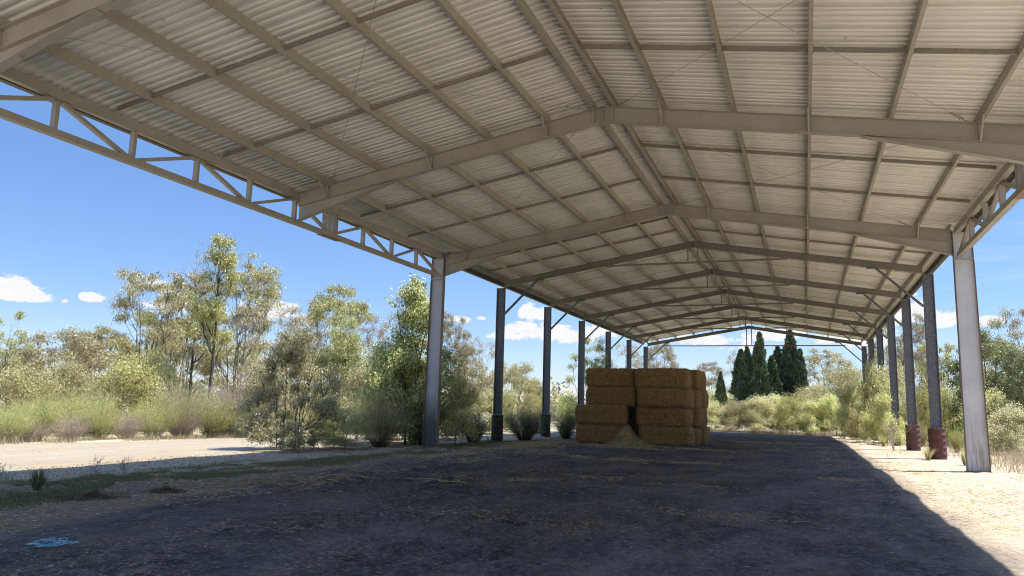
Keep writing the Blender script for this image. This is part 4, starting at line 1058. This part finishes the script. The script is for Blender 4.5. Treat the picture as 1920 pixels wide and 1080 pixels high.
def tuft(x, y, n_, h, mat, name, label, cat, spread=.5, wd=.008):
    rs = np.random.RandomState(int(abs(x*100))); v = []; z = gzf(x, y)+float(hz_at(np.array([x]), np.array([y]))[0])
    for i in range(n_):
        a = rs.rand()*6.28; l = h*rs.uniform(.5, 1); t = rs.rand()*spread; p = np.array([math.cos(a)*.05, math.sin(a)*.05, 0])
        e = p+np.array([math.cos(a)*t*l, math.sin(a)*t*l, l]); mid = (p+e)/2+np.array([0, 0, l*.12]); s_ = np.array([-math.sin(a), math.cos(a), 0])*wd
        v += [p-s_, p+s_, mid+s_*.8, mid-s_*.8, mid-s_*.8, mid+s_*.8, e+s_*.1, e-s_*.1]
    o = link_mesh(name, np_mesh(name, v, np.arange(len(v)).reshape(-1, 4), mat)); o.location = (x, y, z); tag(o, label, cat); return o
tuft(-12.72, 9.7, 150, .42, LF_GRASS, 'grass_tuft', 'dark green rush like grass tuft at the left edge of the grass strip', 'grass tuft', .45)
tuft(4.15, 32.0, 110, .55, LF_WHEAT, 'grass_tuft', 'dry pale grass tuft at the foot of the nearest red drum', 'grass tuft', .9)
tuft(4.9, 29.3, 110, .7, LF_BROOM, 'grass_tuft', 'bright green grass tuft between the red drum and the white column', 'grass tuft', .6)
tuft(3.7, 44.0, 160, .7, LF_BROOM, 'grass_tuft', 'bright green grass tuft left of the half hidden drum', 'grass tuft', .7)
def weed(x, y, h, n_, label, mat=BK_PALE, spread=.35, leaf=LF_GUM, nl=60):
    rs = np.random.RandomState(int(abs(x*77+y))); tb = MB(); C = []
    for i in range(n_):
        a = rs.rand()*6.28; e = np.array([math.cos(a)*h*spread*rs.rand(), math.sin(a)*h*spread*rs.rand(), h*rs.uniform(.6, 1)])
        bp = bez(np.zeros(3), e*np.array([.2, .2, .5]), e, 6); bp[1:-1] += rs.normal(size=(4, 3))*.015; tb.tube(bp, [.007, .006, .005, .004, .003, .002], 4, False)
        for j in (2, 3, 4):
            for q in range(2):
                a2 = rs.rand()*6.28; t = bp[j]+np.array([math.cos(a2)*.16*h, math.sin(a2)*.16*h, .14*h]); tb.tube([bp[j], t], [.004, .0015], 3, False); C.append(t)
    z = gzf(x, y); root = empty('weed', (x, y, z)); tag(root, label, 'weed', 'leggy weeds around the shed'); tb.build('stems', mat, root)
    C = np.array(C); C = C[rs.randint(0, len(C), nl)]+rs.normal(size=(nl, 3))*.02; lv_, lf_ = leaves(C, rs, 0, .035, .014); link_mesh('leaves', np_mesh('leaves', lv_, lf_, leaf), root)
weed(-13.3, 11.35, .55, 4, 'leggy weed with bare forked stems at the shadow edge, left of its neighbour')
weed(-13.35, 12.1, .5, 6, 'upright bunch of weed stems at the shadow edge, right of its neighbour')
weed(-14.6, 10.35, .42, 5, 'small twiggy weed at the very left edge of the picture')
weed(-12.9, 9.3, .5, 5, 'thin weed stems standing beside the rush like tuft', nl=20)
weed(3.6, 38.3, 1.9, 16, 'bare grey twiggy weed in front of the half hidden drum', BK_PALE, .8, LF_DRY, 80)
weed(6.6, 27.6, 1.3, 10, 'dead twiggy weed leaning right of the white column', BK_PALE, 1.0, LF_DRY, 30)
weed(2.2, 66.0, 1.7, 12, 'dark twiggy weed at the far right corner of the dark floor', BK_DARK, .5, LF_DARK, 260)
weed(-12.9, 30.6, .5, 5, 'dead stump like weed left of the sooty olive drum', BK_DARK, .6, LF_DARK, 20)

# ------------------------------------------------------------------ blue baling twine
m, n, bs, P = new_mat('blue_twine'); set_in(n, bs, Base_Color=n.mix(n.noise(P, 60, 4, .6), (0.12, 0.29, 0.35), (0.26, 0.45, 0.50)), Roughness=.6)
rs = np.random.RandomState(3); tw = MB()
def ring(cx, cy, rx, ry, a0, span, ph):
    pts = []
    for k in range(40):
        t = a0+span*k/39; r = 1+.12*math.sin(t*2+ph)+.06*math.sin(t*5+ph*2)
        x, y = cx+math.cos(t)*rx*r, (cy+math.sin(t)*ry*r)*1.9
        pts.append((x, y, .018+.012*math.sin(t*3+ph)+.01))
    return pts
loops = [(-.12, .02, .17, .16, 0, 6.0, 0), (-.06, -.03, .26, .13, 1, 6.1, 1), (.02, -.06, .30, .10, 2, 6.2, 2), (-.18, .07, .13, .12, .5, 5.9, 3), (.0, 0, .22, .18, 3, 6, 4), (-.26, -.03, .18, .05, 2, 5.5, 5), (.26, .02, .17, .06, 4, 6.2, .7), (.10, .03, .36, .07, 5, 5.0, 1.7), (.17, -.02, .14, .09, 1, 6, 2.2)]
for l in loops[::2]+loops[1:4:2]: tw.tube(ring(*l), .0062, 5)
tw.tube([(.1, .02, .03), (.25, .0, .03), (.37, .03, .025), (.44, .06, .02), (.5, .04, .02)], .0042, 5)
x0, y0 = -7.56, 6.0
o = tw.build('twine_tangle', m, None, True); o.location = (x0, y0, gzf(x0, y0)+float(hz_at(np.array([x0]), np.array([y0]))[0])); o.rotation_euler = (0, 0, .37); o.scale = (.6, .6, .75)
tag(o, 'tangled coil of light blue baling twine on the black earth', 'twine')
